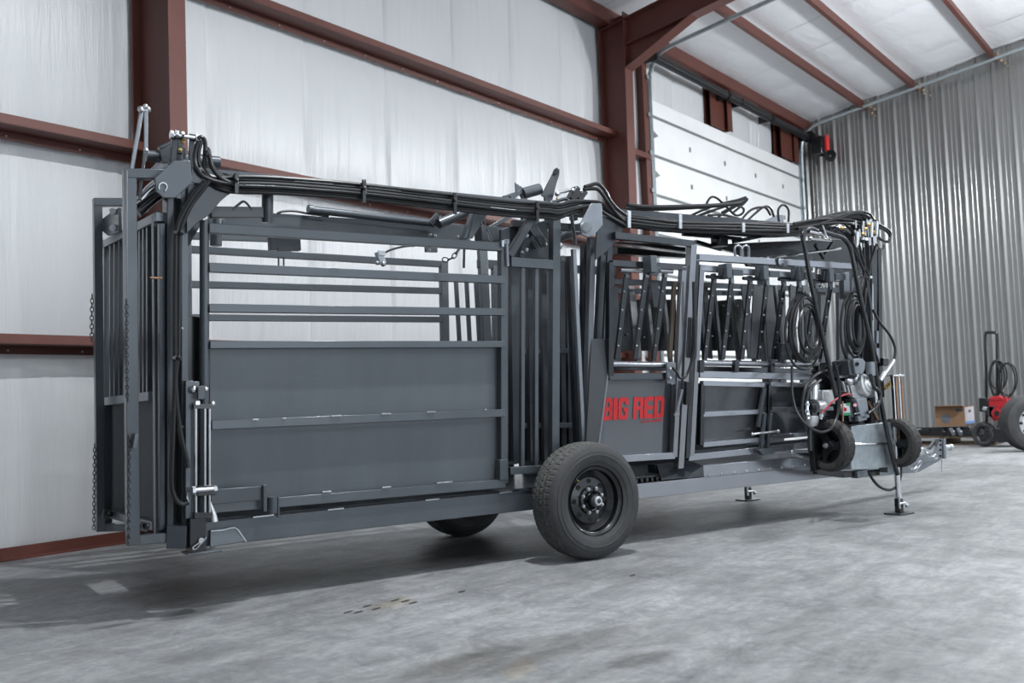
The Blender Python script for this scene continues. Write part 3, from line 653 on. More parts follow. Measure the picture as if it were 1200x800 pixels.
for x0_ in (603, 620, 631, 640, 655, 662): P('slat', MB().bar(FP(x0_+4, 430), FP(x0_-1, 300), .06, .03, (0, 1, 0)), DARK if int(x0_) % 2 else GREY, sl)
P('head_rail', fb(MB(), (560, 309), (720, 318), .07), DARK, sl)
# ---- overhead: centre beam, top tube with curved end gussets, pivots and levers
P('centre_beam', MB().bar(T(246, 258.5, .80), T(543, 275.5, .80), .125, .10, (0, 1, 0)), GREY)
P('top_tube', MB().bar(NP(226, 207, .36), NP(662, 247, .36), .09, .08, (0, 1, 0)), GREY, label='long top tube under the hoses')
P('top_tube', MB().bar(NP(655, 246, .42), NP(1015, 274, .42), .07, .08, (0, 1, 0)), GLOSS)
arc = [(218.5, 274), (218, 250), (220, 216), (283, 222), (273, 225), (265.5, 229.5), (258, 236), (252.5, 243), (247, 250), (241, 255), (233, 259.5), (226, 266)]
P('end_gusset', MB().plate([NP(x, y, .27) for x, y in arc], .012, (0, 1, 0)), DARK)
pg = P('pivot_plate', MB().plate([NP(x, y, .20) for x, y in ((203.7, 188), (222.5, 188), (225, 214), (205, 232), (192, 232), (183, 225), (180.6, 209))], .014, (0, 1, 0)), GREY)
b = MB(); b.tube([NP(191+4.8*math.cos(a), 219+5*math.sin(a), .18) for a in np.linspace(2.6, 7.4, 12)], .004, 5); P('weld_ring', b, ZINC, pg, 0)
P('pivot_plate', MB().plate([NP(x, y, .24) for x, y in ((224, 196), (236, 197), (236, 216), (224, 214))], .014, (0, 1, 0)), GREY)
P('inner_plate', MB().plate([NP(x, y, .50) for x, y in ((205, 216), (238, 216), (236, 262), (220, 290), (205, 290))], .012, (0, 1, 0)), GREY)
P('pivot_tube', MB().cyl(T(171, 182.5, .62), T(257, 190, .62), .034, 18), GREY, bevel=0)
P('toggle_arm', MB().plate([T(x, y, .55) for x, y in ((186, 176), (205, 168), (212, 176), (206, 190), (190, 192))], .03, (0, 1, 0)), DARK)
P('toggle_arm', MB().bar(T(186, 174, .6), T(206, 165, .6), .02, .05, (0, 1, 0)), DARK)
for x0_, y0_, x1_, y1_ in ((203, 192, 206, 156), (211, 180, 211.5, 156), (223, 212, 225, 157)): P('clevis_lug', MB().bar(T(x0_, y0_, .30), T(x1_, y1_, .30), .030, .012, (0, 1, 0)), DARK)
P('cylinder_head', MB().cyl(T(208, 189, .35), T(209, 174, .35), .045, 14).bar(T(204, 180, .33), T(216, 181, .33), .04, .06), DARK, bevel=0)
P('pivot_pin', MB().cyl(T(201, 158, .28), T(232, 162, .28), .012, 10).cyl(T(199.5, 157.5, .28), T(202.5, 158, .28), .026, 8).cyl(T(205.5, 157, .28), T(208.5, 157.5, .28), .026, 10).cyl(T(228.5, 161.5, .28), T(231.5, 162, .28), .024, 8).cyl(T(212.5, 158, .28), T(215, 158.5, .28), .022, 8), CHROME, bevel=0)
P('hose_fitting', MB().ball(T(214, 166, .30), .016, 4).ball(T(211, 176, .30), .014, 4), BRASS, bevel=0)
lk = P('link_rod', MB().bar(T(152, 212, .22), T(166, 128, .22), .020, .012, (0, 1, 0)), LITE)
P('link_rod', MB().bar(T(154, 205, .30), T(167, 128, .30), .018, .010, (0, 1, 0)), DARK)
P('link_rod', MB().bar(T(171, 178, .26), T(171, 128, .26), .022, .012, (0, 1, 0)), LITE)
P('link_rod', MB().bar(T(163.5, 235, .20), T(169.5, 178, .20), .018, .010, (0, 1, 0)), DARK)
P('link_pin', MB().ball(T(165, 128, .2), .018, 5).ball(T(173, 128, .28), .018, 5).cyl(T(165, 128, .2), T(173, 128, .28), .012, 8).ball(T(170.5, 124.5, .22), .014, 5).ball(T(171, 176, .26), .014, 5), CHROME, bevel=0)
P('gate_cylinder', MB().tube([T(161, 238, .3), T(176, 224, .3), T(188, 216, .3)], [.02, .035, .04], 14), CHROME, bevel=0)
P('cylinder_boot', MB().tube([T(160, 248, .27), T(170, 240, .27), T(185, 228, .27), T(193, 224, .27)], [.035, .03, .03, .02], 12, 3), BLACK, bevel=0)
P('diagonal_tube', MB().cyl(T(180, 203, .8), T(193, 190, .8), .03, 12), LITE, bevel=0)
P('buffer_pad', MB().plate([T(x, y, .35) for x, y in ((164, 242), (175, 241), (173, 248), (164, 254))], .05, (0, 1, 0)), LABEL)
# fittings hanging under the top tube
hp_ = P('hanger_arm', MB().bar(NP(246, 249, .36), NP(310, 249.5, .36), .062, .05, (0, 1, 0)), DARK)
P('hanger_sleeve', MB().cyl(NP(313.5, 261, .35), NP(313.5, 225, .35), .033, 18), DARK, hp_, 0)
P('lower_sleeve', MB().cyl(T(253, 288, .75), T(253, 256, .75), .036, 18).bar(T(240, 262, .75), T(262, 262, .75), .05, .05), GREY)
b = MB(); b.tube([NP(272, 246, .34), NP(279, 240, .34), NP(285, 236, .34), NP(290, 239, .34), NP(295, 246, .34)], .007, 6, 4); P('lifting_loop', b, BLACK, bevel=0)
P('hanging_block', MB().bar(T(315, 284.5, .9), T(351, 285.5, .9), .095, .05, (0, 1, 0)), DARK)
P('drop_pin', MB().cyl(T(326.5, 301, .9), T(326.5, 313, .9), .006, 6).cyl(T(332.5, 301, .9), T(332.5, 313, .9), .006, 6).bar(T(325, 292, .88), T(341, 292, .88), .02, .03), DARK, bevel=0)
P('head_cylinder', MB().cyl(T(362, 245.5, .7), T(508, 261.5, .7), .025, 16).cyl(T(361, 245.3, .7), T(366, 245.8, .7), .030, 16), GREY, bevel=0)
b = MB(); b.tube([T(325, 250, .7), T(332, 247.5, .7), T(345, 247, .7), T(361, 250, .7), T(385, 253, .7)], .008, 8, 4); P('hydraulic_line', b, RUBHOSE, bevel=0)
P('clevis', MB().bar(T(505, 263, .68), T(514, 252, .68), .02, .05).bar(T(512, 264, .66), T(518, 254, .66), .03, .04).ball(T(515, 256, .62), .018, 5), DARK, bevel=0)
P('lever_tube', MB().cyl(T(514, 262, .60), T(564, 241, .60), .034, 18), GREY, bevel=0)
P('lever_bracket', MB().plate([T(x, y, .42) for x, y in ((541, 280), (545.5, 280), (557, 248), (552.5, 248))], .05, (0, 1, 0)).plate([T(x, y, .40) for x, y in ((547, 280), (552, 280), (572, 248), (556, 248))], .04, (0, 1, 0)), GREY)
P('shadow_bracket', MB().bar(T(551, 249, .55), T(570, 249, .55), .02, .02), GREY)
P('cross_box', MB().bar(T(560, 274, .7), T(600, 276, .7), .10, .10, (0, 1, 0)).plate([T(x, y, .55) for x, y in ((586, 269), (607, 263), (607, 292), (586, 284))], .03, (0, 1, 0)), GREY)
b = MB()
for x, y in ((504, 275.5), (510, 276.5), (536, 277.5), (549.5, 281), (503, 293.5)): b.ball(T(x, y, .33), .013, 4)
P('bolt_head', b, ZINC, bevel=0, kind='stuff')
P('pivot_foot', MB().bar(T(498, 291, .5), T(512, 291.5, .5), .02, .05), GREY)
chain([T(565, 258, .30), T(570, 268, .30), T(576, 282, .30)], R0, .012, .0035, LITE)
chain([T(519, 304, .9), T(526, 304, .9), T(532, 300, .9), T(538, 292, .9)], R0, .016, .0045, DARK)
P('hanging_rod', MB().bar(T(544, 292, .7), T(543.5, 314, .7), .016, .012, (0, 1, 0)), DARK)
P('spring_latch', MB().bar(T(443.5, 295, .75), T(448, 309, .75), .045, .04, (0, 1, 0)).ball(T(449, 309, .72), .02, 5).ball(T(442, 308, .72), .015, 5).bar(T(443, 296, .72), T(451, 297, .72), .015, .03), ZINC, bevel=0)
b = MB(); b.tube([T(449, 297, .72), T(460, 292, .72), T(475, 288.5, .72), T(486, 288, .72)], .007, 6, 4); P('pull_cable', b, DARK, bevel=0)
P('diagonal_brace', MB().bar(NP(596, 300, .34), NP(625, 252, .34), .05, .05, (0, 1, 0)), DARK)
P('diagonal_brace', MB().bar(T(600, 252, .9), T(572, 268, .9), .03, .03), GREY)
P('linkage_plate', MB().plate([T(x, y, .42) for x, y in ((598, 302), (606, 290), (624, 262), (640, 258), (645, 303))], .012, (0, 1, 0)), DARK)
lp = P('linkage_strap', MB().bar(T(620, 260, .36), T(638, 287, .36), .07, .012, (0, 1, 0)), GREY)
P('linkage_strap', MB().bar(T(611, 302, .38), T(622, 270, .38), .05, .012, (0, 1, 0)), DARK)
b = MB()
for x, y in ((619.5, 263), (617, 276.5), (611, 279), (612, 296), (639, 287), (617, 293)): b.ball(T(x, y, .35), .016, 4)
P('bolt_head', b, ZINC, lp, 0, kind='stuff')
P('squeeze_cylinder', MB().cyl(T(650, 280, .6), T(681, 268, .6), .036, 16).cyl(T(655, 270, .6), T(690, 262, .6), .02, 12), DARK, bevel=0)
P('white_bush', MB().cyl(T(651, 271, .5), T(657, 270, .5), .024, 12).cyl(T(651, 288, .5), T(657, 288, .5), .024, 12), LABEL, bevel=0)
# handles and levers standing over the top tube
hv = P('handle_tube', MB().cyl(T(612, 227, .5), T(632, 221.5, .5), .040, 20), GREY, bevel=0)
P('tube_bore', MB().cyl(T(631.6, 221.6, .5), T(632.4, 221.4, .5), .030, 20), DARKHOLE, hv, 0)
P('handle_arm', MB().bar(T(598, 233, .5), T(613, 222, .5), .03, .03).bar(T(590, 231, .5), T(606, 226, .5), .03, .02), GREY, hv)
gp = [T(604, 228, .5)]+[T(603.5+q*1.7, 214.2+q*1.05+(.9 if q % 2 else -.6), .5) for q in range(7)]+[T(612, 226, .5)]
P('ratchet_sector', MB().plate(gp, .012, (0, 1, 0)), GREY)
P('lever_blade', MB().plate([T(x, y, .45) for x, y in ((634, 229), (646, 206), (649, 199), (652, 196), (655.5, 199), (655, 205), (651, 218), (647, 235), (644, 236))], .012, (0, 1, 0)), DARK)
P('lever_bracket', MB().bar(T(614, 228, .5), T(614, 262, .5), .04, .03, (0, 1, 0)), GREY); P('lever_bracket', MB().bar(T(641, 232, .45), T(642, 262, .45), .05, .02, (0, 1, 0)), DARK); P('lever_bracket', MB().bar(T(672, 232, .4), T(672, 258, .4), .05, .04, (0, 1, 0)), DARK); P('lever_cross_tube', MB().bar(T(600, 262, .5), T(690, 268, .45), .05, .05), DARK)
P('lever_pin', MB().cyl(T(652, 201, .42), T(652, 201, .46), .022, 14), GREY, bevel=0)
P('valve_block', MB().bar(T(668, 235, .4), T(676, 221, .4), .07, .05).bar(T(676, 234, .4), T(684, 224, .4), .06, .05), BLACK)
P('valve_fitting', MB().ball(T(671, 223, .38), .018, 4).ball(T(680, 224, .38), .022, 4).cyl(T(654, 226, .4), T(668, 222.5, .4), .012, 8).ball(T(653, 227, .4), .02, 4), ZINC, bevel=0)
P('yellow_tag', MB().bar(T(653, 231, .4), T(653, 234, .4), .014, .01), BRASS, bevel=0)
b = MB(); b.tube([T(648, 237, .25), T(658, 234, .25), T(664, 233.5, .25), T(667, 238, .25), T(670, 255, .26), T(674.5, 287, .28)], .0125, 8, 3); P('bent_rod', b, GREY, bevel=0)
P('bright_plate', MB().plate([NP(x, y, .20) for x, y in ((692.5, 238), (704.5, 238.4), (706, 263.5), (695.5, 276), (688, 278), (681, 275), (679.4, 262.7))], .014, (0, 1, 0)), LITE, label='pale blue-grey pivot plate')
P('pivot_nut', MB().cyl(NP(688, 266, .20), NP(688, 266, .15), .028, 6).cyl(NP(688, 266, .2), NP(688, 266, .17), .036, 16), ZINC, bevel=0)
P('mid_gusset', MB().plate([NP(x, y, .24) for x, y in ((700, 252), (736, 260), (716, 290), (697, 305), (698, 280))], .012, (0, 1, 0)), DARK)
# ---- middle: narrow man gate between the side gate and the squeeze
mg = P('man_gate', MB().bar(NP(648.5, 548), NP(650, 255), .062, .055, (0, 1, 0)), GREY)
P('rail', nb(MB(), (597, 307), (646, 310.5), .065, .05, .33), GREY, mg)
P('rail', nb(MB(), (596, 551.5), (646, 548.5), .05, .05, .33), GREY, mg)
for x0_, x1_ in ((611.5, 612), (627.5, 628)): P('vertical_bar', nb(MB(), (x0_, 547), (x1_, 308), .030, .03, .33), GREY, mg)
for t_, xs in ((.7, (600, 606, 620, 636)), (1.1, (598, 616, 625, 634, 657, 665))):
    for x_ in xs: P('inner_bar', MB().bar(T(x_+3, 540, t_), T(x_, 305, t_-.05), .045, .04, (0, 1, 0)), DARK if x_ % 2 else GREY)
P('inner_rail', MB().bar(T(597, 411, 1.0), T(672, 411, 1.0), .04, .04), GREY); P('inner_rail', MB().bar(T(597, 499, 1.0), T(672, 498, 1.0), .05, .04), GREY)
P('inner_sheet', MB().plate([T(x, y, 1.12) for x, y in ((596, 430), (690, 430), (690, 530), (596, 545))], .006, (0, 1, 0)), DARK)
P('silver_rod', MB().cyl(T(605, 362, .9), T(601.5, 313, .9), .010, 8), CHROME, bevel=0)
P('squeeze_blade', MB().bar(NP(683, 520, .30), NP(672, 292, .30), .030, .03, (0, 1, 0)), LITE, label='pale leaning squeeze bar')
P('squeeze_bar', MB().bar(NP(677, 520, .45), NP(668, 300, .45), .05, .05, (0, 1, 0)), DARK)
P('squeeze_bar', MB().bar(NP(687, 518, .33), NP(693, 278, .33), .045, .05, (0, 1, 0)), LITEG)
P('squeeze_bar', MB().bar(NP(681, 518, .40), NP(684, 285, .40), .03, .05, (0, 1, 0)), DARK)
P('deflector_sheet', MB().plate([NP(x, y, .237, 0) for x, y in ((693, 397), (717.5, 397), (701.5, 522), (686, 522))], .012), MATTE)
P('deflector_edge', MB().tube([NP(717.8, 397, .23, 0), NP(701.5, 522, .23, 0)], .006, 6), LITE, bevel=0)
# ---- front alley
K2 = .15
def A(px, py, tb=.36): return NP(px, py, tb, K2)
def ab(b, p, q, w=.045, h=.045, tb=.36): return b.bar(A(*p, tb), A(*q, tb), w, h, (0, 1, 0))
P('alley_post', ab(MB(), (699, 425), (705, 298), .045, .045, .46), GREY); P('alley_post', ab(MB(), (706, 425), (713, 288), .045, .045, .46), GREY)
P('alley_top_rail', ab(MB(), (719, 276), (812, 286), .05), GLOSS)
P('alley_top_rail', ab(MB(), (812, 301.5), (1003, 312.5), .05), RAIL)
P('alley_main_post', ab(MB(), (795, 548), (810.5, 287), .055, .06), RAIL, label='bright leaning alley post')
P('alley_main_post', ab(MB(), (803.5, 536), (815, 298), .042, .05), GLOSS)
def swing(name, left, right, top, tube, rail, bot, mats, sgn=None):
    """alley door: stiles, head rail, roller tube, waist rail, sheet, sill rail - all pixel pairs on the leaning alley side"""
    g = P(name, ab(MB(), *left, .045), mats)
    P('stile', ab(MB(), *right, .045), RAIL, g); P('head_rail', ab(MB(), *top, .045), mats, g)
    P('roller_tube', MB().cyl(A(*tube[0]), A(*tube[1]), .022, 14), RAIL, g, 0)
    P('waist_rail', ab(MB(), *rail, .05), mats, g); P('sill_rail', ab(MB(), *bot, .05), RAIL, g)
    return g
d1 = swing('sign_door', ((714, 440), (715, 307)), ((789, 535), (800, 312)), ((716, 308.5), (802, 313.5)), ((715, 426.5), (783, 427.5)), ((712, 441.5), (782, 440.5)), ((714, 538), (789, 533.5)), GLOSS)
P('sheet', MB().plate([A(707, 444, .385), A(779, 444, .385), A(775, 532, .385), A(700, 538, .385)], .006), SIGNM, d1, 0)
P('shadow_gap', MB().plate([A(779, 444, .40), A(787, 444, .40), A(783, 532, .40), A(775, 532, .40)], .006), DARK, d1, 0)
P('brown_strip', ab(MB(), (785, 420), (790, 330), .035, .02, .40), mat('brown_strip', (.10, .075, .055), .6), d1)
P('hinge_plate', MB().plate([A(781, 424, .32), A(791, 424.5, .32), A(790.5, 450, .32), A(781, 449, .32)], .02), LITE, d1)
P('hinge_bolt', MB().ball(A(785.5, 432, .30), .014, 4).ball(A(785.5, 443, .30), .014, 4), ZINC, d1, 0)
# red lettering, each letter a flat decal in the plane of the sheet
ex0, ex1 = A(707, 470, .378), A(778, 466, .378); ez0, ez1 = A(730, 491.8, .378), A(730, 465.8, .378)
ax = V(1, 0, 0); az = (ez1-ez0)
capH = az.length; az = az.normalized(); nr = ax.cross(az).normalized()
def strokes(ch):
    t = .34
    R_ = lambda x0, y0, x1, y1: [(x0, y0), (x1, y0), (x1, y1), (x0, y1)]
    return {'B': [R_(0, 0, t, 1), R_(t, 0, .82, .2), R_(t, .41, .82, .59), R_(t, .8, .82, 1), [(.66, .2), (1, .12), (1, .44), (.66, .44)], [(.66, .56), (1, .56), (1, .88), (.66, .8)], [(.82, 0), (1, .12), (.82, .2)], [(.82, 1), (.82, .8), (1, .88)], [(.82, .41), (1, .44), (.9, .5), (1, .56), (.82, .59)]],
            'I': [R_(0, 0, t, 1)],
            'G': [[(0, .12), (.16, 0), (.34, 0), (.34, 1), (.16, 1), (0, .88)], R_(.34, 0, .84, .2), R_(.34, .8, .84, 1), [(.66, .2), (.84, 0), (1, .12), (1, .52), (.66, .52)], R_(.5, .38, 1, .54), [(.66, .66), (1, .66), (1, .88), (.84, 1), (.66, .8)]],
            'R': [R_(0, 0, t, 1), R_(t, .8, .82, 1), R_(t, .4, .82, .58), [(.66, .5), (1, .56), (1, .88), (.82, 1), (.66, .8)], [(.66, 0), (1, 0), (1, .40), (.84, .5), (.66, .5)]],
            'E': [[(0, .10), (.14, 0), (.36, 0), (.36, 1), (.14, 1), (0, .90)], R_(.36, 0, .95, .2), R_(.36, .41, .9, .59), R_(.36, .8, .95, 1)],
            'D': [R_(0, 0, t, 1), R_(t, 0, .82, .2), R_(t, .8, .82, 1), [(.66, .2), (.82, 0), (1, .12), (1, .88), (.82, 1), (.66, .8)]]}[ch]
LB = {}
for ch, xl, wpx in (('B', 706.0, 11.0), ('I', 718.2, 14.5), ('G', 724.0, 11.6), ('R', 741.6, 11.6), ('E', 754.2, 11.2), ('D', 766.0, 11.4)):
    o1, o2 = A(xl, 492.8-(xl-706)*.05, .378), A(xl+wpx, 492.8-(xl+wpx-706)*.05, .378); w1 = (o2-o1).length
    for st_ in strokes(ch):
        LB.setdefault(ch, MB()).plate([o1+ax*(u*w1+.055*v*capH)+az*(v*capH) for u, v in st_], .0015+.0001*len(LB.get(ch, MB()).v), nr)
for ch, b in LB.items(): P('letter_'+ch.lower(), b, RED, d1, 0)
tc_ = bpy.data.curves.new('small_lettering', 'FONT'); tc_.body = 'LIVESTOCK EQUIPMENT'; tc_.size = .019; tc_.extrude = .0008; tc_.offset = .0002
tx_ = bpy.data.objects.new('t', tc_); COL.objects.link(tx_); bpy.context.view_layer.update(); to = bpy.data.objects.new('small_lettering', bpy.data.meshes.new_from_object(tx_.evaluated_get(bpy.context.evaluated_depsgraph_get()))); bpy.data.objects.remove(tx_); COL.objects.link(to); to['kind'] = 'stuff'; to.data.materials.clear(); to.data.materials.append(RED); to.parent = d1
o_ = A(751, 495.4, .378)
to.matrix_local = Matrix(((ax.x, az.x, nr.x, o_.x), (ax.y, az.y, nr.y, o_.y), (ax.z, az.z, nr.z, o_.z), (0, 0, 0, 1)))
d2 = swing('alley_door', ((809, 533), (821, 310)), ((988, 512), (999, 325)), ((820, 314), (992, 327.5)), ((821, 425), (985, 428)), ((818, 438.5), (1000, 443)), ((805, 536), (960, 520)), RAIL)
for x_ in (820.5, 861.5, 903.5): P('tube_lug', MB().bar(A(x_, 436, .34), A(x_+.5, 422, .34), .045, .04, (0, 1, 0)), GLOSS, d2)
# lower framed doors of the alley
def lowdoor(l, r, yt0, yt1, ym0, ym1, yb0, yb1):
    g = P('lower_door', ab(MB(), (l-1.5, yb0), (l, yt0), .04), GLOSS)
    P('stile', ab(MB(), (r-1, yb1), (r, yt1), .04), GLOSS, g)
    for y0_, y1_ in ((yt0, yt1), (ym0, ym1), (yb0, yb1)): P('rail', ab(MB(), (l, y0_), (r, y1_), .038), RAIL, g)
    P('sheet', MB().plate([A(l, yt0, .385), A(r, yt1, .385), A(r-1, yb1, .385), A(l-1, yb0, .385)], .005), MIRRORP, g, 0); return g
MIRRORP = mat('polished_grey_sheet', (.10, .105, .115), .16, .6, .2, 3., .05, 14, coat=.4)
lowdoor(822, 894, 449, 451, 485.5, 482, 521, 514.5); lowdoor(901, 985, 450, 452, 480, 478, 512, 505)
lt = P('door_latch', ab(MB(), (891, 528), (896, 484), .03, .03, .33), GREY); P('latch_rod', ab(MB(), (898.5, 528), (903, 484), .025, .03, .33), GREY, lt)
P('latch_handle', MB().cyl(A(881, 508.5, .30), A(912, 505, .30), .009, 8).ball(A(882, 508.5, .30), .014, 5).ball(A(912, 505, .30), .014, 5), ZINC, lt, 0)
P('latch_foot', MB().plate([A(x, y, .30) for x, y in ((886, 526), (903, 525), (906, 530), (892, 533))], .05), GREY, lt)
P('brace', ab(MB(), (888, 500), (895, 455), .03, .03, .34), GREY, lt)
P('sliding_rod', MB().cyl(A(903, 529, .36), A(955, 528.5, .36), .012, 8).ball(A(928, 529, .34), .018, 5), ZINC, bevel=0)
P('lower_rail', ab(MB(), (812, 531), (985, 512), .04, .04, .42), DARK)
# hinged finger bars that hang along the alley, near row
def finger(i, tx, ty, bx, by, tb):
    b = MB(); p, q = A(bx, by, tb), A(tx, ty, tb); g = P('finger_bar', b.bar(p, q, .040, .022, (0, 1, 0)), GLOSS)
    P('top_sleeve', MB().bar(q-V(0, 0, .02), q+V(0, 0, .05), .034, .03, (0, 1, 0)), LITE, g)
    s = MB()
    for f in (.2, .42, .64, .84): s.ball(q.lerp(p, f)+V(-.012, -.015, 0), .008, 4)
    P('bolt_head', s, ZINC, g, 0, kind='stuff')
for i, (tx, bx) in enumerate(((734, 722.5), (757, 744), (779, 766), (836.5, 825.5), (857, 846.5), (879, 869), (898.5, 889), (918.5, 906), (936.5, 924), (956, 943), (973, 960))):
    finger(i, tx, 322 if tx < 800 else 328+(tx-836)*.06, bx, 421, .40)
for i, (tx, bx) in enumerate(((735, 747), (757, 766), (776, 786), (820, 826), (836, 845), (856, 866), (873, 884), (890, 898), (908, 918), (926, 934), (945, 950))):
    P('far_finger_bar', MB().bar(T(bx, 425, .95), T(tx, 335, 1.1), .035, .03, (0, 1, 0)), DARK)
for x0_, y0_, y1_ in ((719, 335, 425), (766, 330, 360)): P('finger_blade', MB().bar(T(x0_+4, y1_, .7), T(x0_, y0_, .7), .08, .012, (0, 1, 0)), GREY)
for x_, y_ in ((848, 319), (891, 321), (932.5, 322), (968, 324)):
    hb = P('finger_housing', MB().plate([A(x_+6, y_-4, .30), A(x_+18, y_-3.4, .30), A(x_+18, y_+4, .30), A(x_+6, y_+3.5, .30)], .09).box(A(x_+2, y_-1, .30), (.028, 0, 0), (0, .045, 0), (0, 0, .055)), GREY)
    P('housing_cam', MB().bar(A(x_-4, y_+4, .30), A(x_-3, y_-6, .30), .022, .03), DARK, hb); P('side_rod', MB().cyl(A(x_-20, y_+5, .36), A(x_-2, y_+6, .36), .014, 8), DARK, hb, 0)
hb = P('finger_housing', MB().box(A(761.5, 310, .30), (.028, 0, 0), (0, .045, 0), (0, 0, .06)).plate([A(765, 313, .30), A(773, 313, .30), A(770, 323, .30), A(759, 322, .30)], .03), GREY)
P('side_rod', MB().cyl(A(727, 316.5, .34), A(752, 317.5, .34), .014, 8).cyl(A(773, 317.5, .34), A(788, 318.5, .34), .014, 8), RAIL, hb, 0)
# far side of the alley
P('far_alley_rail', MB().bar(T(716, 330, 1.35), T(1000, 341, 1.35), .05, .05).bar(T(716, 341, 1.35), T(880, 344, 1.35), .06, .05).bar(T(716, 430, 1.3), T(1000, 436, 1.3), .05, .05), GLOSS)
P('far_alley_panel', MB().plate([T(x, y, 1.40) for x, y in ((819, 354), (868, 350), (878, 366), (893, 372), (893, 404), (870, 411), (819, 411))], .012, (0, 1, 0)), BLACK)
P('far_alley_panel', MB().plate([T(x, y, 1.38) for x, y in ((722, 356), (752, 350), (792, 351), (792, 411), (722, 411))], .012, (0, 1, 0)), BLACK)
b = MB()
for x, y in ((828, 357.5), (847.5, 358), (864.5, 358.5), (868, 375), (879.5, 374.5), (834.5, 393.5), (854.5, 393.5), (735, 392), (755, 395)): b.ball(T(x, y, 1.36), .010, 4)
P('panel_bolt', b, ZINC, bevel=0, kind='stuff')
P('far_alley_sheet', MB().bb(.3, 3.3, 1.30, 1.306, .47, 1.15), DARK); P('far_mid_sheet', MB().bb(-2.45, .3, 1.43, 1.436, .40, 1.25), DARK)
for x_ in (905, 915, 941, 963, 984): P('far_alley_post', MB().bar(T(x_+2, 500, 1.25), T(x_, 335, 1.4), .09, .04, (0, 1, 0)), DARK)
P('grey_can', MB().bar(A(917, 421, .36), A(918, 402, .36), .10, .08), DARK)
# canopy sheet over the alley and the hose tray
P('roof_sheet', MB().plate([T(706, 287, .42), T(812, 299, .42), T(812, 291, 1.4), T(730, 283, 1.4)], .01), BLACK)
P('roof_tray', MB().plate([T(735, 258, .40), T(1000, 281, .40), T(1000, 268, 1.25), T(770, 252, 1.25)], .012), GLOSS)
P('roof_strut', MB().bar(T(800, 274, .5), T(868, 280, .5), .03, .03).bar(T(815, 283, .6), T(845, 292, .6), .03, .03).bar(T(860, 283, .5), T(905, 274, .5), .05, .03), GLOSS)
P('white_bracket', MB().plate([T(x, y, .6) for x, y in ((885, 264), (910, 252), (917, 252), (917, 262), (900, 265))], .03, (0, 1, 0)), LITE)
P('bright_sheet', MB().plate([T(x, y, .7) for x, y in ((806, 259), (822, 252), (833, 252), (846, 261))], .01, (0, 1, 0)), LITE)
for x_ in (865, 874): 
    b = MB(); b.tube([A(x_-3.5, 300, .36), A(x_-4, 290, .36), A(x_, 287.5, .36), A(x_+3.5, 291, .36), A(x_+3.5, 301, .36)], .010, 8, 3); P('lift_eye', b, RAIL, bevel=0)
b = MB(); b.tube([A(911.5, 302, .33), A(911.5, 309, .33), A(915, 312, .33), A(918, 309, .33)], .008, 6, 3); P('hook', b, GLOSS, bevel=0)
P('under_box', MB().bar(T(838, 282, .5), T(848, 283, .5), .10, .09).ball(T(842, 281, .45), .016, 4), BLACK)
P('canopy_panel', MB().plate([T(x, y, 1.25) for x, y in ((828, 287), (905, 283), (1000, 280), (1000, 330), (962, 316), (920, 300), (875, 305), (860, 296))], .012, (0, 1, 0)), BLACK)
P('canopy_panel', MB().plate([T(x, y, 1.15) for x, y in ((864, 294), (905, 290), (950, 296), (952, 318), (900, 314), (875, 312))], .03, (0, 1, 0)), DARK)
P('canopy_rod', MB().cyl(T(900, 302, .8), T(985, 291, .8), .012, 8).cyl(T(922, 300, .7), T(935, 298, .7), .012, 8), CHROME, bevel=0)
P('canopy_brace', MB().bar(T(955, 286, .9), T(966, 303, .9), .03, .03, (0, 1, 0)), DARK); P('canopy_brace', MB().bar(T(976, 284, .9), T(964, 303, .9), .03, .03, (0, 1, 0)), DARK)
P('canopy_lug', MB().bar(T(720, 291, .9), T(800, 296, .9), .08, .10), BLACK)
for x0_, x1_, w_ in ((888, 884, .12), (900, 905, .12), (872, 880, .08), (930, 926, .1), (944, 950, .1), (826, 832, .06), (740, 748, .07)):
    P('rubber_flap', MB().bar(T(x1_, 420, .85), T(x0_, 335, .95), w_, .012, (0, 1, 0)), BLACK if x0_ % 4 else DARK)
lk2 = P('door_catch', MB().bar(A(805, 474, .30), A(806.5, 447, .30), .05, .03, (0, 1, 0)), BLACK)
P('catch_rod', MB().bar(A(793, 482, .30), A(799, 456, .30), .022, .02, (0, 1, 0)).bar(A(790, 486, .30), A(796, 486, .30), .012, .02), LITE, lk2)
P('catch_cable', MB().tube([A(x, y, .28) for x, y in ((812.5, 330), (813, 370), (813.5, 405), (810, 425), (804, 440), (797, 443), (793, 436), (788, 431))], .010, 8, 5), RUBHOSE, lk2, 0)
P('catch_tube', MB().bar(A(813, 420, .30), A(814.5, 372, .30), .03, .03, (0, 1, 0)), GLOSS, lk2)
# ---- front end mast and valve bank
fm = P('front_mast', MB().bar(T(1019, 520, .22), T(1019, 275, .12), .07, .10, (0, 1, 0)), DARK)
P('mast_post', MB().bar(T(1030, 520, .30), T(1028, 292, .25), .05, .06, (0, 1, 0)), BLACK, fm)
P('mast_post', MB().bar(T(1006, 520, .45), T(1004, 290, .40), .06, .06, (0, 1, 0)), DARK, fm)
P('mast_post', MB().bb(3.20, 3.27, 1.38, 1.45, .46, 2.25), DARK, fm)
P('mast_panel', MB().plate([T(x, y, .5) for x, y in ((990, 330), (1032, 330), (1034, 540), (990, 540))], .01, (0, 1, 0)), BLACK, fm)
P('end_upright', MB().bar(A(990, 350, .34), A(989, 319, .34), .075, .05, (0, 1, 0)), LITE, fm)
P('pipe', MB().cyl(T(1011.5, 275, .1), T(1013, 330, .1), .010, 8).cyl(T(1019.5, 285, .1), T(1020.5, 312, .1), .009, 8).cyl(T(1021.5, 310, .1), T(1024, 460, .12), .010, 8), ZINC, fm, 0)
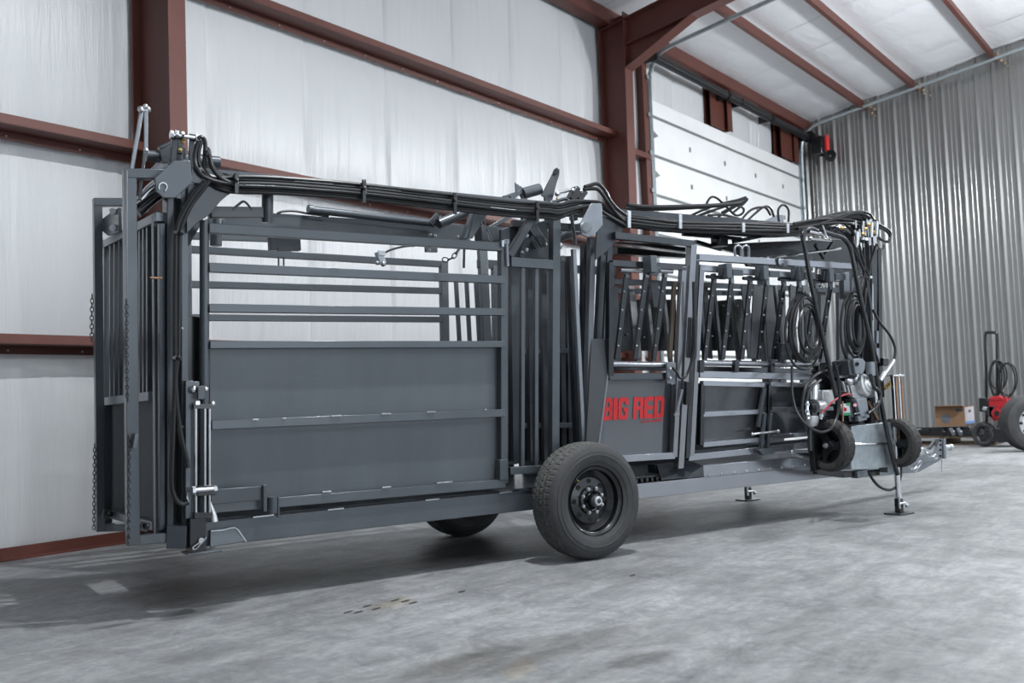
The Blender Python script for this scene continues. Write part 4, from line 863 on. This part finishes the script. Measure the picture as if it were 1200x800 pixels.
P('pipe', MB().cyl(T(1027, 388, .1), T(1027, 402, .1), .02, 8).cyl(T(1026.5, 408, .1), T(1027, 425, .1), .028, 8), LITE, fm, 0)
P('mast_clamp', MB().bar(T(1004, 324.5, .08), T(1022, 325, .08), .012, .02).bar(T(1014.5, 325, .06), T(1018.5, 325, .06), .025, .02), ZINC, fm)
P('junction_box', MB().bar(T(1035.5, 429, .2), T(1035.5, 420, .2), .075, .05, (0, 1, 0)), BLACK, fm)
vb = P('valve_bank', MB().bar(T(1002, 270, .05), T(1025, 272, .05), .09, .09, (0, 1, 0)), BLACK)
b = MB(); R = random.Random(3)
for i in range(26):
    x_, y_ = 1001+R.random()*26, 262+R.random()*22; p = T(x_, y_, -.02); b.cyl(p-V(0, 0, .02+R.random()*.02), p+V(0, 0, .02+R.random()*.03), .008+.008*R.random(), 7)
P('fitting', b, CHROME, vb, 0, kind='stuff')
b = MB()
for x_, y_ in ((1012, 274), (1019, 263), (987, 267), (1024, 272), (1015, 268)): b.ball(T(x_, y_, -.05), .016, 4)
P('brass_plug', b, BRASS, vb, 0, kind='stuff')
for x_, y0_, y1_ in ((1004, 273, 288), (1021, 261, 278), (1027, 260, 275)): P('valve_handle', MB().tube([T(x_, y1_, -.05), T(x_, y0_, -.05)], [.014, .022], 10), CHROME, vb, 0)
P('gauge', MB().cyl(T(1013, 283, -.04), T(1013.5, 280, -.04), .04, 14), CHROME, vb, 0)
P('lever_hook', MB().tube([T(1027, 283, 0), T(1030, 291, 0), T(1035, 291, 0), T(1036, 287, 0)], .006, 6, 3), BLACK, vb, 0)
# ---- hydraulic hoses, each a part of the chute, strapped along the top tube
def hose(pts, r=.011, par=R0, name='hydraulic_hose', m=None, sm=5, n=8):
    b = MB(); b.tube(pts, r, n, sm); return P(name, b, m or RUBHOSE, par, 0)
TOPN = .285
main = [(283, 213.5), (330, 215), (425, 222.5), (533, 235), (600, 242.5), (640, 244.5)]
offs = [(-6.5, .25), (-3.0, .26), (1.2, .22), (4.3, .22), (8.0, .24), (11.2, .25), (-1, .30)]
R = random.Random(5)
starts = [[(232, 162), (237, 161), (240.5, 168), (240, 185), (240, 200), (248, 207), (264, 208.5)], [(240, 178), (242, 174), (244.5, 177), (247, 190), (254, 202), (266, 208)],
          [(233, 166), (230, 172), (228, 184), (230, 196), (239, 207), (260, 214)], [(241, 182), (243, 178), (245.5, 184), (249, 197), (258, 208), (270, 214)],
          [(236, 165), (232.5, 178), (233, 192), (242, 206), (256, 216), (270, 220)], [(228, 232), (236, 222), (244, 216), (256, 220), (268, 223.5)], [(248, 218), (253, 210), (262, 205), (270, 208)]]
ends = [[(655, 240), (672, 236.5), (690, 236), (704, 238), (716, 248), (735, 259)], [(655, 243), (672, 239), (690, 237.5), (706, 243), (722, 256), (738, 263)],
        [(655, 247), (675, 243), (696, 243), (712, 252), (735, 266)], [(655, 250), (672, 245), (690, 241), (702, 246)], [(655, 253), (668, 247), (683, 242)], [(652, 256), (668, 250), (682, 246)], [(655, 241), (668, 236), (684, 235)]]
for i, ((dy, tt), st_, en) in enumerate(zip(offs, starts, ends)):
    pts = [NP(x, y, tt+(.02 if j < 3 else 0)) for j, (x, y) in enumerate(st_)]+[NP(x, y+dy*(1-.12*(x-283)/360)+R.uniform(-.3, .3), tt) for x, y in main]+[NP(x, y, tt) for x, y in en]
    h = hose(pts, .0125)
    if i in (1, 3):
        for (a, c) in ([(345, 390), (432, 470), (505, 530), (560, 600)] if i == 1 else [(288, 322), (575, 604)]):
            ps = [NP(x, np.interp(x, [p[0] for p in main], [p[1] for p in main])+dy-1.2, tt-.0135) for x in np.linspace(a, c, 7)]
            b = MB(); b.tube(ps, .0022, 5); P('hose_print', b, PRINT, h, 0, 'white printed line')
for x, y0_, y1_ in ((277, 203.5, 227), (426.5, 211, 238), (533, 226, 251), (629.5, 236, 259)):
    P('hose_clamp', MB().bar(NP(x, y1_, .205), NP(x, y0_, .205), .025, .014, (0, 1, 0)).bar(NP(x, y0_+.5, .205), NP(x, y0_+.5, .30), .025, .012, (0, 0, 1)).ball(NP(x, (y0_+y1_)/2-4, .185), .013, 4), BLACK)
# hoses over the alley
al_top = [(738, 258), (775, 262), (800, 264.5), (870, 266), (905, 267), (930, 267), (955, 262), (985, 254), (1008, 254), (1024, 262)]
for dy, tt, e in ((-3, .22, (1016, 268)), (0, .20, (1021, 262)), (3, .20, (1010, 270)), (5.5, .22, (1004, 276)), (-5, .26, (1026, 258)), (1, .28, (1013, 274)), (7, .26, (1000, 280))):
    hose([NP(x, y+dy*(1 if x < 940 else .9)+R.uniform(-.8, .8), tt) for x, y in al_top[:-1]]+[NP(*e, tt)], .0115)
for x, y0_, y1_ in ((737, 247, 267), (797, 251, 268), (871, 261, 272), (923, 262, 273)):
    P('hose_clamp', MB().bar(NP(x, y1_, .17), NP(x, y0_, .17), .03, .014, (0, 1, 0)), ZINC)
hose([NP(x, y, .35) for x, y in ((735, 240), (760, 242.5), (800, 242), (840, 240.5), (868, 238))], .016)
hose([NP(x, y, .40) for x, y in ((733, 244), (770, 245), (815, 243), (850, 240), (872, 236))], .013)
for pts in (((685, 219), (692, 217), (700, 215.5), (708, 222), (716, 236), (726, 247), (740, 256)), ((684, 222), (694, 221), (702, 223), (712, 236), (722, 250), (736, 261), (760, 268))): hose([NP(x, y, .24) for x, y in pts], .013)
for pts in (((800, 258), (815, 250), (840, 240), (870, 233)), ((806, 262), (820, 252), (846, 243), (866, 236), (874, 232)), ((825, 245), (832, 232), (840, 232), (852, 243), (862, 252), (870, 250), (871, 244), (862, 240)),
            ((830, 252), (850, 252), (872, 258), (900, 268)), ((865, 262), (880, 246), (896, 243), (903, 252)), ((870, 264), (885, 250), (896, 242), (903, 244), (907, 254)), ((913, 262), (912, 246), (918, 240), (924, 246), (924, 260)),
            ((812, 255), (835, 247), (860, 236), (874, 231)), ((842, 254), (858, 244), (872, 236)), ((800, 270), (830, 262), (860, 255), (880, 262)), ((846, 249), (866, 238), (876, 233), (870, 240), (858, 250))):
    hose([NP(x, y, .45) for x, y in pts], .0095)
for pts in (((960, 262), (985, 255), (1000, 250), (1012, 251), (1022, 258)), ((975, 256), (1002, 248), (1018, 250), (1024, 258)), ((930, 262), (960, 257), (990, 257), (1012, 262)), ((935, 268), (965, 262), (994, 262), (1015, 272)),
            ((1026, 265), (1036, 269), (1043, 276), (1041, 283), (1033, 281), (1027, 276)), ((1028, 262), (1042, 270), (1044, 276)), ((985, 268), (996, 276), (1002, 290), (1008, 305), (1014, 322), (1018, 350), (1022, 375)),
            ((978, 266), (992, 275), (1000, 292), (1010, 312), (1016, 326)), ((990, 262), (1004, 278), (1010, 300), (1017, 322)), ((1028, 268), (1027, 285), (1021, 305), (1018, 325), (1013, 360), (1010, 420), (1004, 460)),
            ((1017, 330), (1020, 360), (1022, 400), (1030, 425)), ((1023, 363), (1030, 376), (1043, 393), (1049, 408), (1048, 421)), ((1012, 290), (1013, 320), (1008, 350), (1005, 400), (1008, 440))):
    hose([T(x, y, .05) for x, y in pts], .0115)
P('hose_coupling', MB().cyl(T(1047.5, 422, .05), T(1038, 436, .05), .016, 8).cyl(T(1037, 436, .05), T(1031, 446, .05), .022, 8), ZINC, bevel=0)
P('hose_coupling', MB().cyl(T(1046, 447, .05), T(1036, 455, .05), .018, 8), BRASS, bevel=0)
# two hoses down the rear post
hose([NP(x, y, .20) for x, y in ((241, 213), (232, 222), (222, 236), (211, 256), (206, 275), (205.5, 300), (205, 345), (205, 410), (205, 450), (203, 500), (201, 560), (204, 580), (212, 590), (221, 588))], .013)
hose([NP(x, y, .20) for x, y in ((245, 212), (236, 224), (224, 240), (214, 262), (210.5, 280), (210, 320), (209.5, 380), (209, 415), (206, 440), (207, 470), (212, 510), (218, 535), (220, 548))], .013)
for x, y in ((210, 272), (208, 419)): P('hose_clamp', MB().bar(NP(x-7, y, .18), NP(x+5, y+1, .18), .014, .02).ball(NP(x+2, y, .16), .014, 4), BLACK)
P('tie_wire', MB().tube([NP(220, 578, .2), NP(219, 582, .19), NP(221, 587, .19), NP(223, 591, .2)], .004, 5), ZINC, bevel=0)
b = MB(); b.tube([T(176, 325, .2), T(183, 325.5, .2), T(190, 325.5, .2)], .006, 6); P('tie_wire', b, COPPER, bevel=0)
# a smaller second row of lines on the far side of the canopy
for k in range(3): hose([T(x, y+k*2.2, 1.1) for x, y in ((760, 262), (800, 268), (850, 270), (900, 273), (950, 270), (1000, 268))], .010)

# ================================================================== COILED HOSES hanging on the alley
def coil(cx, cy, rx, ry, t, n, lab, name='hose_coil', tail=None):
    ctr = T(cx, cy, t); R_ = random.Random(int(cx)); root = empty(name, tuple(Vector(O)+Vector(MX)*ctr.x+Vector(MY)*ctr.y+Vector((0, 0, ctr.z))), RZ, lab, 'hose', 'coiled hydraulic hoses')
    A1, A2 = T(cx+rx, cy, t)-ctr, T(cx, cy-ry, t)-ctr
    for k in range(n):
        f = 1-.13*k+R_.uniform(-.03, .03); g = 1-.10*k+R_.uniform(-.04, .04); ox = R_.uniform(-.02, .02); pts = []
        for q in range(25):
            a = 2*math.pi*q/24; pts.append(A1*(f*math.cos(a)*(1-.1*math.sin(a)))+A2*(g*math.sin(a)-(0 if k < 2 else .1*(k-1)*.5)+.05*k)+V(ox, -.012*k+.006*math.sin(a), .0))
        b = MB(); b.tube(pts, .0105, 7, 2); P('hose_loop', b, RUBHOSE, root, 0)
    if tail:
        for tl in tail:
            b = MB(); b.tube([T(x, y, max(-.15, t-.01-.05*i_))-ctr for i_, (x, y) in enumerate(tl)], .0105, 7, 5); P('hose_tail', b, RUBHOSE, root, 0)
    P('hanger', MB().cyl(T(cx, cy-ry-1, t-.03)-ctr, T(cx, cy-ry-1, t+.28)-ctr, .012, 8), DARK, root, 0)
    return root
coil(943, 388, 20.5, 44, .07, 6, 'larger coil of black hydraulic hose hanging left of the push handle tube', tail=[[(928, 430), (928, 445), (929, 465), (935, 485), (948, 500), (965, 506), (978, 496), (984, 470), (982, 440), (978, 425)]])
coil(1000, 383, 13, 40, .07, 5, 'smaller coil of black hydraulic hose between the two push handle tubes')

# ================================================================== POWER CART strapped to the front corner
pc = empty('power_cart', tuple(Vector(O)+Vector(MX)*2.83+Vector((0, 0, .41))), RZ, 'petrol engine hydraulic power cart with two black spoked wheels and tall handle', 'power cart')
OFF = V(2.83, 0, .41)
def Tc(px, py, t): return T(px, py, t)-OFF
def Q(name, b, m, par=None, bevel=.003, label=None, kind=None): return P(name, b, m, par or pc, bevel, label, kind)
def cartwheel(c):
    b = MB(); R1 = .205
    b.lathe((0, 0, 0), (1, 0, 0), [(.135, 0), (.142, .004), (.142, .07), (.13, .075), (.125, .045), (.125, .02)], 32, close=True)
    b.lathe((0, 0, 0), (1, 0, 0), [(.0001, .012), (.030, .012), (.034, .02), (.034, .06), (.0001, .065)], 20)
    for k in range(3):
        a = 2*math.pi*k/3+.5; d = V(0, math.sin(a), math.cos(a)); e = V(0, math.cos(a), -math.sin(a))
        b.plate([V(.035, 0, 0)+d*.02+e*.045, V(.035, 0, 0)+d*.07+e*.028, V(.035, 0, 0)+d*.13+e*.045, V(.035, 0, 0)+d*.13-e*.045, V(.035, 0, 0)+d*.07-e*.028, V(.035, 0, 0)+d*.02-e*.045], .028, (1, 0, 0))
    b.lathe((0, 0, 0), (1, 0, 0), [(.02, .055), (.09, .062), (.136, .050), (.136, .056), (.09, .068), (.02, .061)], 28, close=True)
    w_ = Q('wheel', b, BLACK, None, 0); w_.location = c
    vs = []; k = 0; prof = [(.138, .004), (.16, -.004), (.182, -.004), (.196, .008)]+[(.205, .016+.018*i) for i in range(5)]+[(.196, .100), (.182, .110), (.16, .110), (.138, .100)]
    seg = 72; K = len(prof); b = MB()
    for j in range(seg):
        a = 2*math.pi*j/seg
        for i, (r, h) in enumerate(prof):
            if 3 <= i <= 9 and (j+abs(i-6)) % 3 == 0: r -= .008
            vs.append((h, r*math.sin(a), r*math.cos(a)))
    b.add(vs, [(j*K+i, ((j+1) % seg)*K+i, ((j+1) % seg)*K+i+1, j*K+i+1) for j in range(seg) for i in range(K-1)])
    t_ = b.build('tyre', TYRET, w_, sharp=25); MB().cyl((-.03, 0, 0), (.03, 0, 0), .013, 10).cyl((-.012, 0, 0), (0, 0, 0), .022, 6).build('axle_nut', ZINC, w_, 0)
TYRET = mat('cart_tyre_rubber', (.034, .033, .033), .8, 0., .5, 40., .5, 150)
w1, w2 = Tc(968.5, 522, 0), Tc(1047, 519, 0)
cartwheel(w1-V(.0, 0, 0)); cartwheel(w2)
Q('axle', MB().cyl(w1, w2+V(.03, 0, 0), .010, 10), CHROME, None, 0)
Q('tank_panel', MB().plate([Tc(x, y, .09) for x, y in ((988, 499), (1034, 494.5), (1040, 546), (1000, 549.5), (988, 549.5))], .16, (0, 1, 0)), GALV)
Q('cart_frame', MB().bar(Tc(985, 556, .12), Tc(1028, 553, .12), .05, .05).bar(Tc(955, 552, .15), Tc(985, 556, .12), .05, .05), BLACK)
Q('skid_block', MB().bar(Tc(1001, 556, .10), Tc(1013, 553.5, .10), .07, .06), LITE); Q('skid_block', MB().bar(Tc(1035, 549, .06), Tc(1043, 549, .06), .09, .06), LITE)
hp1 = [(985, 486), (974, 440), (962, 385), (950, 330), (944, 295), (940.5, 278), (943, 270), (950, 268), (958, 271)]
hp2 = [(1052, 556), (1044, 528), (1036, 490), (1027, 440), (1020, 400), (1009, 352), (1000, 308), (996, 290), (988, 279), (976, 275), (966, 272)]
Q('push_handle', MB().tube([Tc(x, y, -.02) for x, y in hp1], .0185, 12, 4), BLACK, None, 0)
Q('push_handle', MB().tube([Tc(x, y, -.04) for x, y in hp2], .0185, 12, 4), BLACK, None, 0)
Q('handle_bar', MB().cyl(Tc(950, 280, -.02), Tc(974, 282, -.02), .010, 8).cyl(Tc(948, 271, -.02), Tc(982, 278, -.02), .014, 10), CHROME, None, 0)
Q('spring_clip', MB().tube([Tc(964, 264, -.06), Tc(967, 272, -.06), Tc(970, 281, -.06)], .006, 6), ZINC, None, 0)
Q('handle_shoe', MB().tube([Tc(1021, 440, -.06), Tc(1019.5, 424, -.06)], [.036, .038], 16), LITE, None, 0, 'grey handle shoe')
Q('throttle_arm', MB().tube([Tc(1020, 438, -.07), Tc(1023, 452, -.07), Tc(1031, 460, -.07), Tc(1029, 474, -.07), Tc(1017, 484, -.07)], [.02, .014, .02, .014, .012], 10, 3), BLACK, None, 0)
en = Q('engine_block', MB().bar(Tc(983, 455, .16), Tc(1023, 454, .16), .22, .17).bar(Tc(960, 430, .20), Tc(984, 460, .20), .12, .1), BLACK)
Q('air_filter', MB().plate([Tc(x, y, .02) for x, y in ((984, 423), (999, 419.5), (1001, 437.5), (986, 440))], .16, (0, 1, 0)), DARK, en)
Q('filter_face', MB().plate([Tc(x, y, -.07) for x, y in ((999, 420), (1010, 420), (1013, 424), (1012.5, 432), (1010, 438), (1001.5, 438))], .02, (0, 1, 0)), LITE, en, .004)
Q('filter_knob', MB().cyl(Tc(1004.5, 426.5, -.083), Tc(1004.5, 426.5, -.095), .016, 12), DARKHOLE, en, 0)
rc = Tc(1013, 451, -.02)
Q('recoil_cover', MB().lathe(rc, (.25, -1, .2), [(.0001, .055), (.035, .05), (.040, .04), (.062, .036), (.066, .024), (.090, .018), (.097, 0), (.09, -.05)], 28), WHITEMETAL, en, 0)
Q('cylinder_fins', MB().bar(Tc(992, 455, .02), Tc(1010, 466, .02), .05, .10), WHITEMETAL, en, .008)
for k in range(5): Q('fin', MB().bar(Tc(980+k*2.4, 446+k*1.2, .03), Tc(983+k*2.4, 458+k*1.2, .03), .012, .10, (0, 1, 0)), WHITEMETAL if k % 2 else DARK, en)
Q('carburettor', MB().ball(Tc(995, 447, -.02), .035, 6).ball(Tc(1002, 444, -.03), .022, 5).cyl(Tc(1004, 438, 0), Tc(1004, 446, 0), .018, 10), ZINC, en, 0)
Q('muffler', MB().tube([Tc(953, 468, .12), Tc(953, 452, .12)], [.05, .055], 18).ball(Tc(953, 452, .12), .055, 6), CHROME, en, 0)
Q('gear_case', MB().bar(Tc(957, 466, .10), Tc(975, 465, .10), .12, .12), WHITEMETAL, en, .01)
pm = Q('pump', MB().cyl(Tc(947, 479, .06), Tc(963, 478, .06), .055, 18).bar(Tc(949, 484, .04), Tc(965, 483, .04), .05, .06), BLACK)
Q('pump_body', MB().cyl(Tc(955, 476, .02), Tc(964, 476, .02), .05, 16), ZINC, pm, 0)
for x_, y_ in ((946, 474), (946, 482), (963, 482), (965, 474), (947, 487), (962, 487)): Q('pump_fitting', MB().cyl(Tc(x_, y_-4, .0), Tc(x_, y_+4, .0), .012, 8).cyl(Tc(x_, y_-1.5, .0), Tc(x_, y_+1.5, .0), .018, 6), CHROME, pm, 0)
Q('filter_bowl', MB().lathe(Tc(951, 494, .04), (0, 0, 1), [(.0001, -.045), (.04, -.035), (.055, .0), (.055, .045), (.0001, .05)], 18), WHITEMETAL, pm, 0)
Q('drain_pipe', MB().cyl(Tc(949, 500, .05), Tc(950, 528, .05), .014, 10), DARK, pm, 0)
Q('pump_bracket', MB().bar(Tc(953, 500, .12), Tc(957, 552, .12), .09, .05, (0, 1, 0)), BLACK)
bt = Q('battery', MB().plate([Tc(x, y, .05) for x, y in ((984, 472), (999, 470), (1002, 492), (987, 494))], .14, (0, 1, 0)), BLACK)
Q('battery_label', MB().plate([Tc(x, y, -.022) for x, y in ((985, 473.5), (995, 472), (996.5, 484.5), (987, 485.5))], .004, (0, 1, 0)), LABEL, bt, 0, 'white label edged in green')
Q('label_band', MB().plate([Tc(x, y, -.026) for x, y in ((986.5, 484), (997, 483), (997.4, 486), (987, 487))], .003, (0, 1, 0)).plate([Tc(x, y, -.026) for x, y in ((991, 472.6), (996, 471.6), (996.6, 475), (993, 475))], .003, (0, 1, 0)), GREENP, bt, 0)
Q('label_spot', MB().cyl(Tc(990, 479.5, -.025), Tc(990, 479.5, -.029), .016, 14), RED, bt, 0)
cb = Q('control_box', MB().plate([Tc(x, y, .0) for x, y in ((997, 468), (1009, 466), (1012.5, 489), (1003, 491.5))], .11, (0, 1, 0)), LITE, None, .004, 'pale grey control box')
Q('box_label', MB().plate([Tc(x, y, -.058) for x, y in ((1000, 473), (1003.5, 472.5), (1004, 476), (1000.4, 476.3))], .003, (0, 1, 0)), mat('pink_label', (.6, .3, .36), .6), cb, 0)
Q('box_clamp', MB().bar(Tc(1001, 485, -.06), Tc(1011, 483, -.06), .008, .008).bar(Tc(1004, 491, -.04), Tc(1014, 489, -.04), .03, .04), LITE, cb)
Q('red_cable', MB().tube([Tc(x, y, -.06) for x, y in ((962, 484), (968, 479), (974, 472), (981, 467), (988, 463), (994, 461.5), (999, 463))], .007, 8, 4), REDLINE, None, 0)
Q('stay_rod', MB().cyl(Tc(1017, 470, .05), Tc(1029, 492, .05), .009, 8).cyl(Tc(987.5, 470, -.03), Tc(987.8, 494, -.03), .006, 8), COPPER, None, 0)
for pts in (((945, 505), (940, 480), (944, 455), (955, 440), (968, 434)), ((962, 445), (950, 455), (944, 475)), ((1018, 552), (1023, 562), (1032, 571), (1044, 573.5), (1053, 566), (1056, 548), (1051, 525), (1044, 510)), ((1003, 436), (994, 430), (985, 428), (978, 432))):
    Q('hose', MB().tube([Tc(x, y, .02) for x, y in pts], .012, 8, 5), RUBHOSE, None, 0)

# ================================================================== THE CORNER BEHIND
def W3(px, py, X): return wX(px, py, X)
# pallet
pl0 = wX(1066, 519, 18.9); plt = empty('pallet', (18.9, 4.75, 0), 0, 'worn wooden pallet lying by the ribbed steel wall', 'pallet')
for k in range(7): MB().bb(-.5+k*.165, -.38+k*.165, -1.15, .55, .125, .150).build('deck_board', WOOD, plt, .003)
for y_ in (-1.1, -.3, .5): MB().bb(-.5, .62, y_-.05, y_+.05, .02, .125).build('stringer', WOOD, plt, .003)
for k in range(3): MB().bb(-.5+k*.5, -.38+k*.5, -1.15, .55, .0, .02).build('bottom_board', WOOD, plt, .003)
# hitch parts lying on the pallet
ht = empty('drawbar', (18.55, 4.75, .152), 0, 'black steel drawbar and jack parts lying on the pallet under the box', 'trailer part')
MB().bb(-.10, .10, -.75, .45, .02, .16).build('bar', BLACK, ht, .01)
MB().bar((-.15, .62, .08), (-.12, -.1, .10), .06, .06).build('arm', BLACK, ht, .01)
MB().cyl((-.12, .05, .11), (-.12, .30, .10), .035, 12).build('spindle', ZINC, ht, 0)
for y_ in (-.35, -.5, -.62): MB().bar((-.16, y_, .02), (-.16, y_+.05, .15), .06, .05).ball((-.19, y_, .08), .035, 4).build('bracket', LITE if y_ < -.4 else BLACK, ht, .004)
MB().bar((-.1, -.9, .05), (-.1, -.3, .05), .10, .10).build('shoe', BLACK, ht, .01)
# cardboard box
c1_, c2_, c3_ = wX(1097, 500, 18.4), wX(1131, 500, 18.4), wX(1145, 500, 18.9)
bz = .33; bh = .33
bx = empty('cardboard_box', (18.45, 4.2, bz), 0, 'open brown cardboard carton with a white end resting on black drawbar', 'box')
fy0, fy1 = wX(1096.5, 490, 18.40).y-4.2, wX(1131, 490, 18.40).y-4.2
MB().bb(-.05, .62, fy0, fy0-.012, 0, bh).bb(-.05, .62, fy1+.012, fy1, 0, bh).build('side', CARD, bx, 0)
MB().bb(-.062, -.05, fy1, fy0, 0, bh).build('front', CARD, bx, 0); MB().bb(.62, .632, fy1, fy0, 0, bh).build('back', CARD, bx, 0)
MB().bb(-.05, .62, fy1, fy0, 0, .01).build('bottom', CARD, bx, 0)
e = MB().bb(-.055, .61, fy1-.006, fy1-.001, .03, bh-.01).build('end_label', WHITEP, bx, 0, ); tag(e, 'white end panel')
MB().bb(-.055, .61, fy1-.009, fy1-.006, .03, .075).build('blue_band', BLUEP, bx, 0)
MB().bb(.2, .36, fy1-.012, fy1-.008, .23, .27).build('hand_hole', DARKHOLE, bx, 0)
MB().lathe((-.064, fy0-.17, .13), (-1, 0, 0), [(.0001, .002), (.075, .002), (.08, 0)], 16).build('printed_spot', mat('grey_print', (.10, .115, .13), .8), bx, 0)
MB().bb(-.0645, -.063, fy1+.03, fy1+.14, bh-.08, bh-.03).build('printed_mark', DARK, bx, 0)
MB().plate([(-.055, fy1, bh), (-.055, fy0, bh), (-.20, fy0-.03, bh+.03), (-.20, fy1+.03, bh+.03)][::-1], .01).build('flap', CARD, bx, 0)
# second machine: red engine on a hand cart
RED2 = mat('dark_red_enamel', (.30, .008, .014), .4, 0., .1, 8.)
sc_ = empty('pressure_washer', (18.0, 3.62, 0), 0, 'red engine pressure washer cart with tall black handle by the steel wall', 'pressure washer')
def Wp(px, py, X=18.0): return wX(px, py, X)-Vector((18.0, 3.62, 0))
MB().tube([Wp(x, y) for x, y in ((1156, 500), (1155.5, 440), (1154.5, 400), (1155, 391), (1158, 389.5), (1164, 389.5), (1168, 391), (1168.5, 400), (1168.5, 465))], .026, 10, 4).build('handle', BLACK, sc_, 0)
def bwheel(c, R1, wd, par, rimm):
    b = MB(); b.lathe((0, 0, 0), (-1, .35, 0), [(R1*.62, -wd/2), (R1*.8, -wd/2-.01), (R1*.95, -wd/2+.01), (R1, -wd/4), (R1, wd/4), (R1*.95, wd/2-.01), (R1*.8, wd/2+.01), (R1*.62, wd/2)], 36, close=True)
    t_ = b.build('wheel', TYRE, par, 0); t_.location = c
    MB().lathe((0, 0, 0), (-1, .35, 0), [(.001, wd*.15), (R1*.2, wd*.18), (R1*.3, wd*.05), (R1*.5, wd*.05), (R1*.6, wd*.45), (R1*.64, wd*.5)], 28).build('rim', rimm, t_, 0)
    for k in range(6):
        a = k*math.pi/3; MB().lathe((0, math.sin(a)*R1*.4*.94-wd*.0-.0, math.cos(a)*R1*.4), (-1, .35, 0), [(.001, wd*.09), (R1*.07, wd*.09), (R1*.07, 0)], 8).build('rim_hole', DARKHOLE, t_, 0)
    return t_
bwheel(Wp(1153.5, 508.5, 17.9), .205, .09, sc_, BLACK)
MB().bb(-.2, .35, -.42, -.05, .08, .30).build('base', BLACK, sc_, .02)
eb = MB().plate([Wp(x, y, 17.95) for x, y in ((1161, 468), (1182, 465), (1184, 474), (1174, 478), (1172, 492), (1166, 493), (1160, 484))], .3, (1, 0, 0)).build('engine', RED2, sc_, .012)
MB().bar(Wp(1160, 468, 17.85), Wp(1176, 466, 17.85), .12, .08).build('fuel_tank', RED2, eb, .02)
for k_ in range(4): MB().bar(Wp(1159+k_*1.6, 476, 17.78), Wp(1160+k_*1.6, 488, 17.78), .012, .05, (0, 1, 0)).build('cooling_fin', DARK, eb, .002)
MB().bar(Wp(1170, 495, 17.9), Wp(1186, 498, 17.9), .2, .16).build('engine_bed', BLACK, sc_, .01)
MB().cyl(Wp(1168, 484, 17.80), Wp(1168, 484, 17.72), .08, 20).build('recoil_cover', RED2, eb, 0)
MB().cyl(Wp(1168, 484, 17.72), Wp(1168, 484, 17.70), .04, 14).build('recoil_grille', BLACK, eb, 0)
MB().bar(Wp(1153, 466, 17.9), Wp(1154, 482, 17.9), .16, .14, (0, 1, 0)).build('pump', BLACK, sc_, .015)
MB().bar(Wp(1158, 474, 17.9), Wp(1160, 486, 17.9), .07, .1, (0, 1, 0)).build('muffler', DARK, sc_, .01)
MB().bar(Wp(1152, 478, 17.8), Wp(1157, 479, 17.8), .08, .06).build('pump_head', ZINC, sc_, .01)
hc = empty('washer_hose', (17.95, 3.45, .9), 0, 'black washer hose looped over the tall cart handle', 'hose')
for k, (cx_, cy_, rx_, ry_) in enumerate(((1168, 442, 9, 20), (1167, 442, 7, 20), (1170, 440, 10, 17), (1181, 444, 11, 19), (1180, 446, 9.5, 20), (1166, 444, 5.5, 20))):
    MB().tube([wX(cx_+rx_*math.cos(a), cy_+ry_*math.sin(a), 17.9-.01*k)-Vector((17.95, 3.45, .9)) for a in np.linspace(0, 2*math.pi, 22)], .012, 6).build('hose_loop', RUBHOSE, hc, 0)
# big wheel at the edge of the picture
bt_ = empty('spare_wheel', (16.8, 2.78, 0), 0, 'large tyre on a white steel wheel standing at the right edge', 'wheel')
def bigwheel():
    R1 = .43; ax_ = (-.80, -.60, 0); b = MB(); W_ = .26
    b.lathe((0, 0, R1), ax_, [(.24, W_/2), (.30, W_/2+.02), (.36, W_/2+.02), (.41, W_/2-.0)]+[(R1 if i % 2 else R1-.012, W_/2-.02-i*.02) for i in range(12)]+[(.41, -W_/2), (.30, -W_/2-.02), (.24, -W_/2)], 60, close=True)
    b.build('tyre', TYRE, bt_, 0)
    MB().lathe((0, 0, R1), ax_, [(.001, W_*.32), (.06, W_*.32), (.07, W_*.2), (.15, W_*.18), (.20, W_*.05), (.225, W_*.4), (.245, W_*.5)], 40).build('rim', WHITEMETAL, bt_, 0)
    sd, u = perp(Vector(ax_).normalized(), Vector((0, 0, 1)))
    for k in range(8):
        a = k*math.pi/4; c = Vector((0, 0, R1))+(sd*math.sin(a)+u*math.cos(a))*.165
        MB().lathe(c, ax_, [(.001, W_*.19), (.022, W_*.19), (.022, W_*.1)], 10).build('rim_hole', DARKHOLE, bt_, 0)
bigwheel()
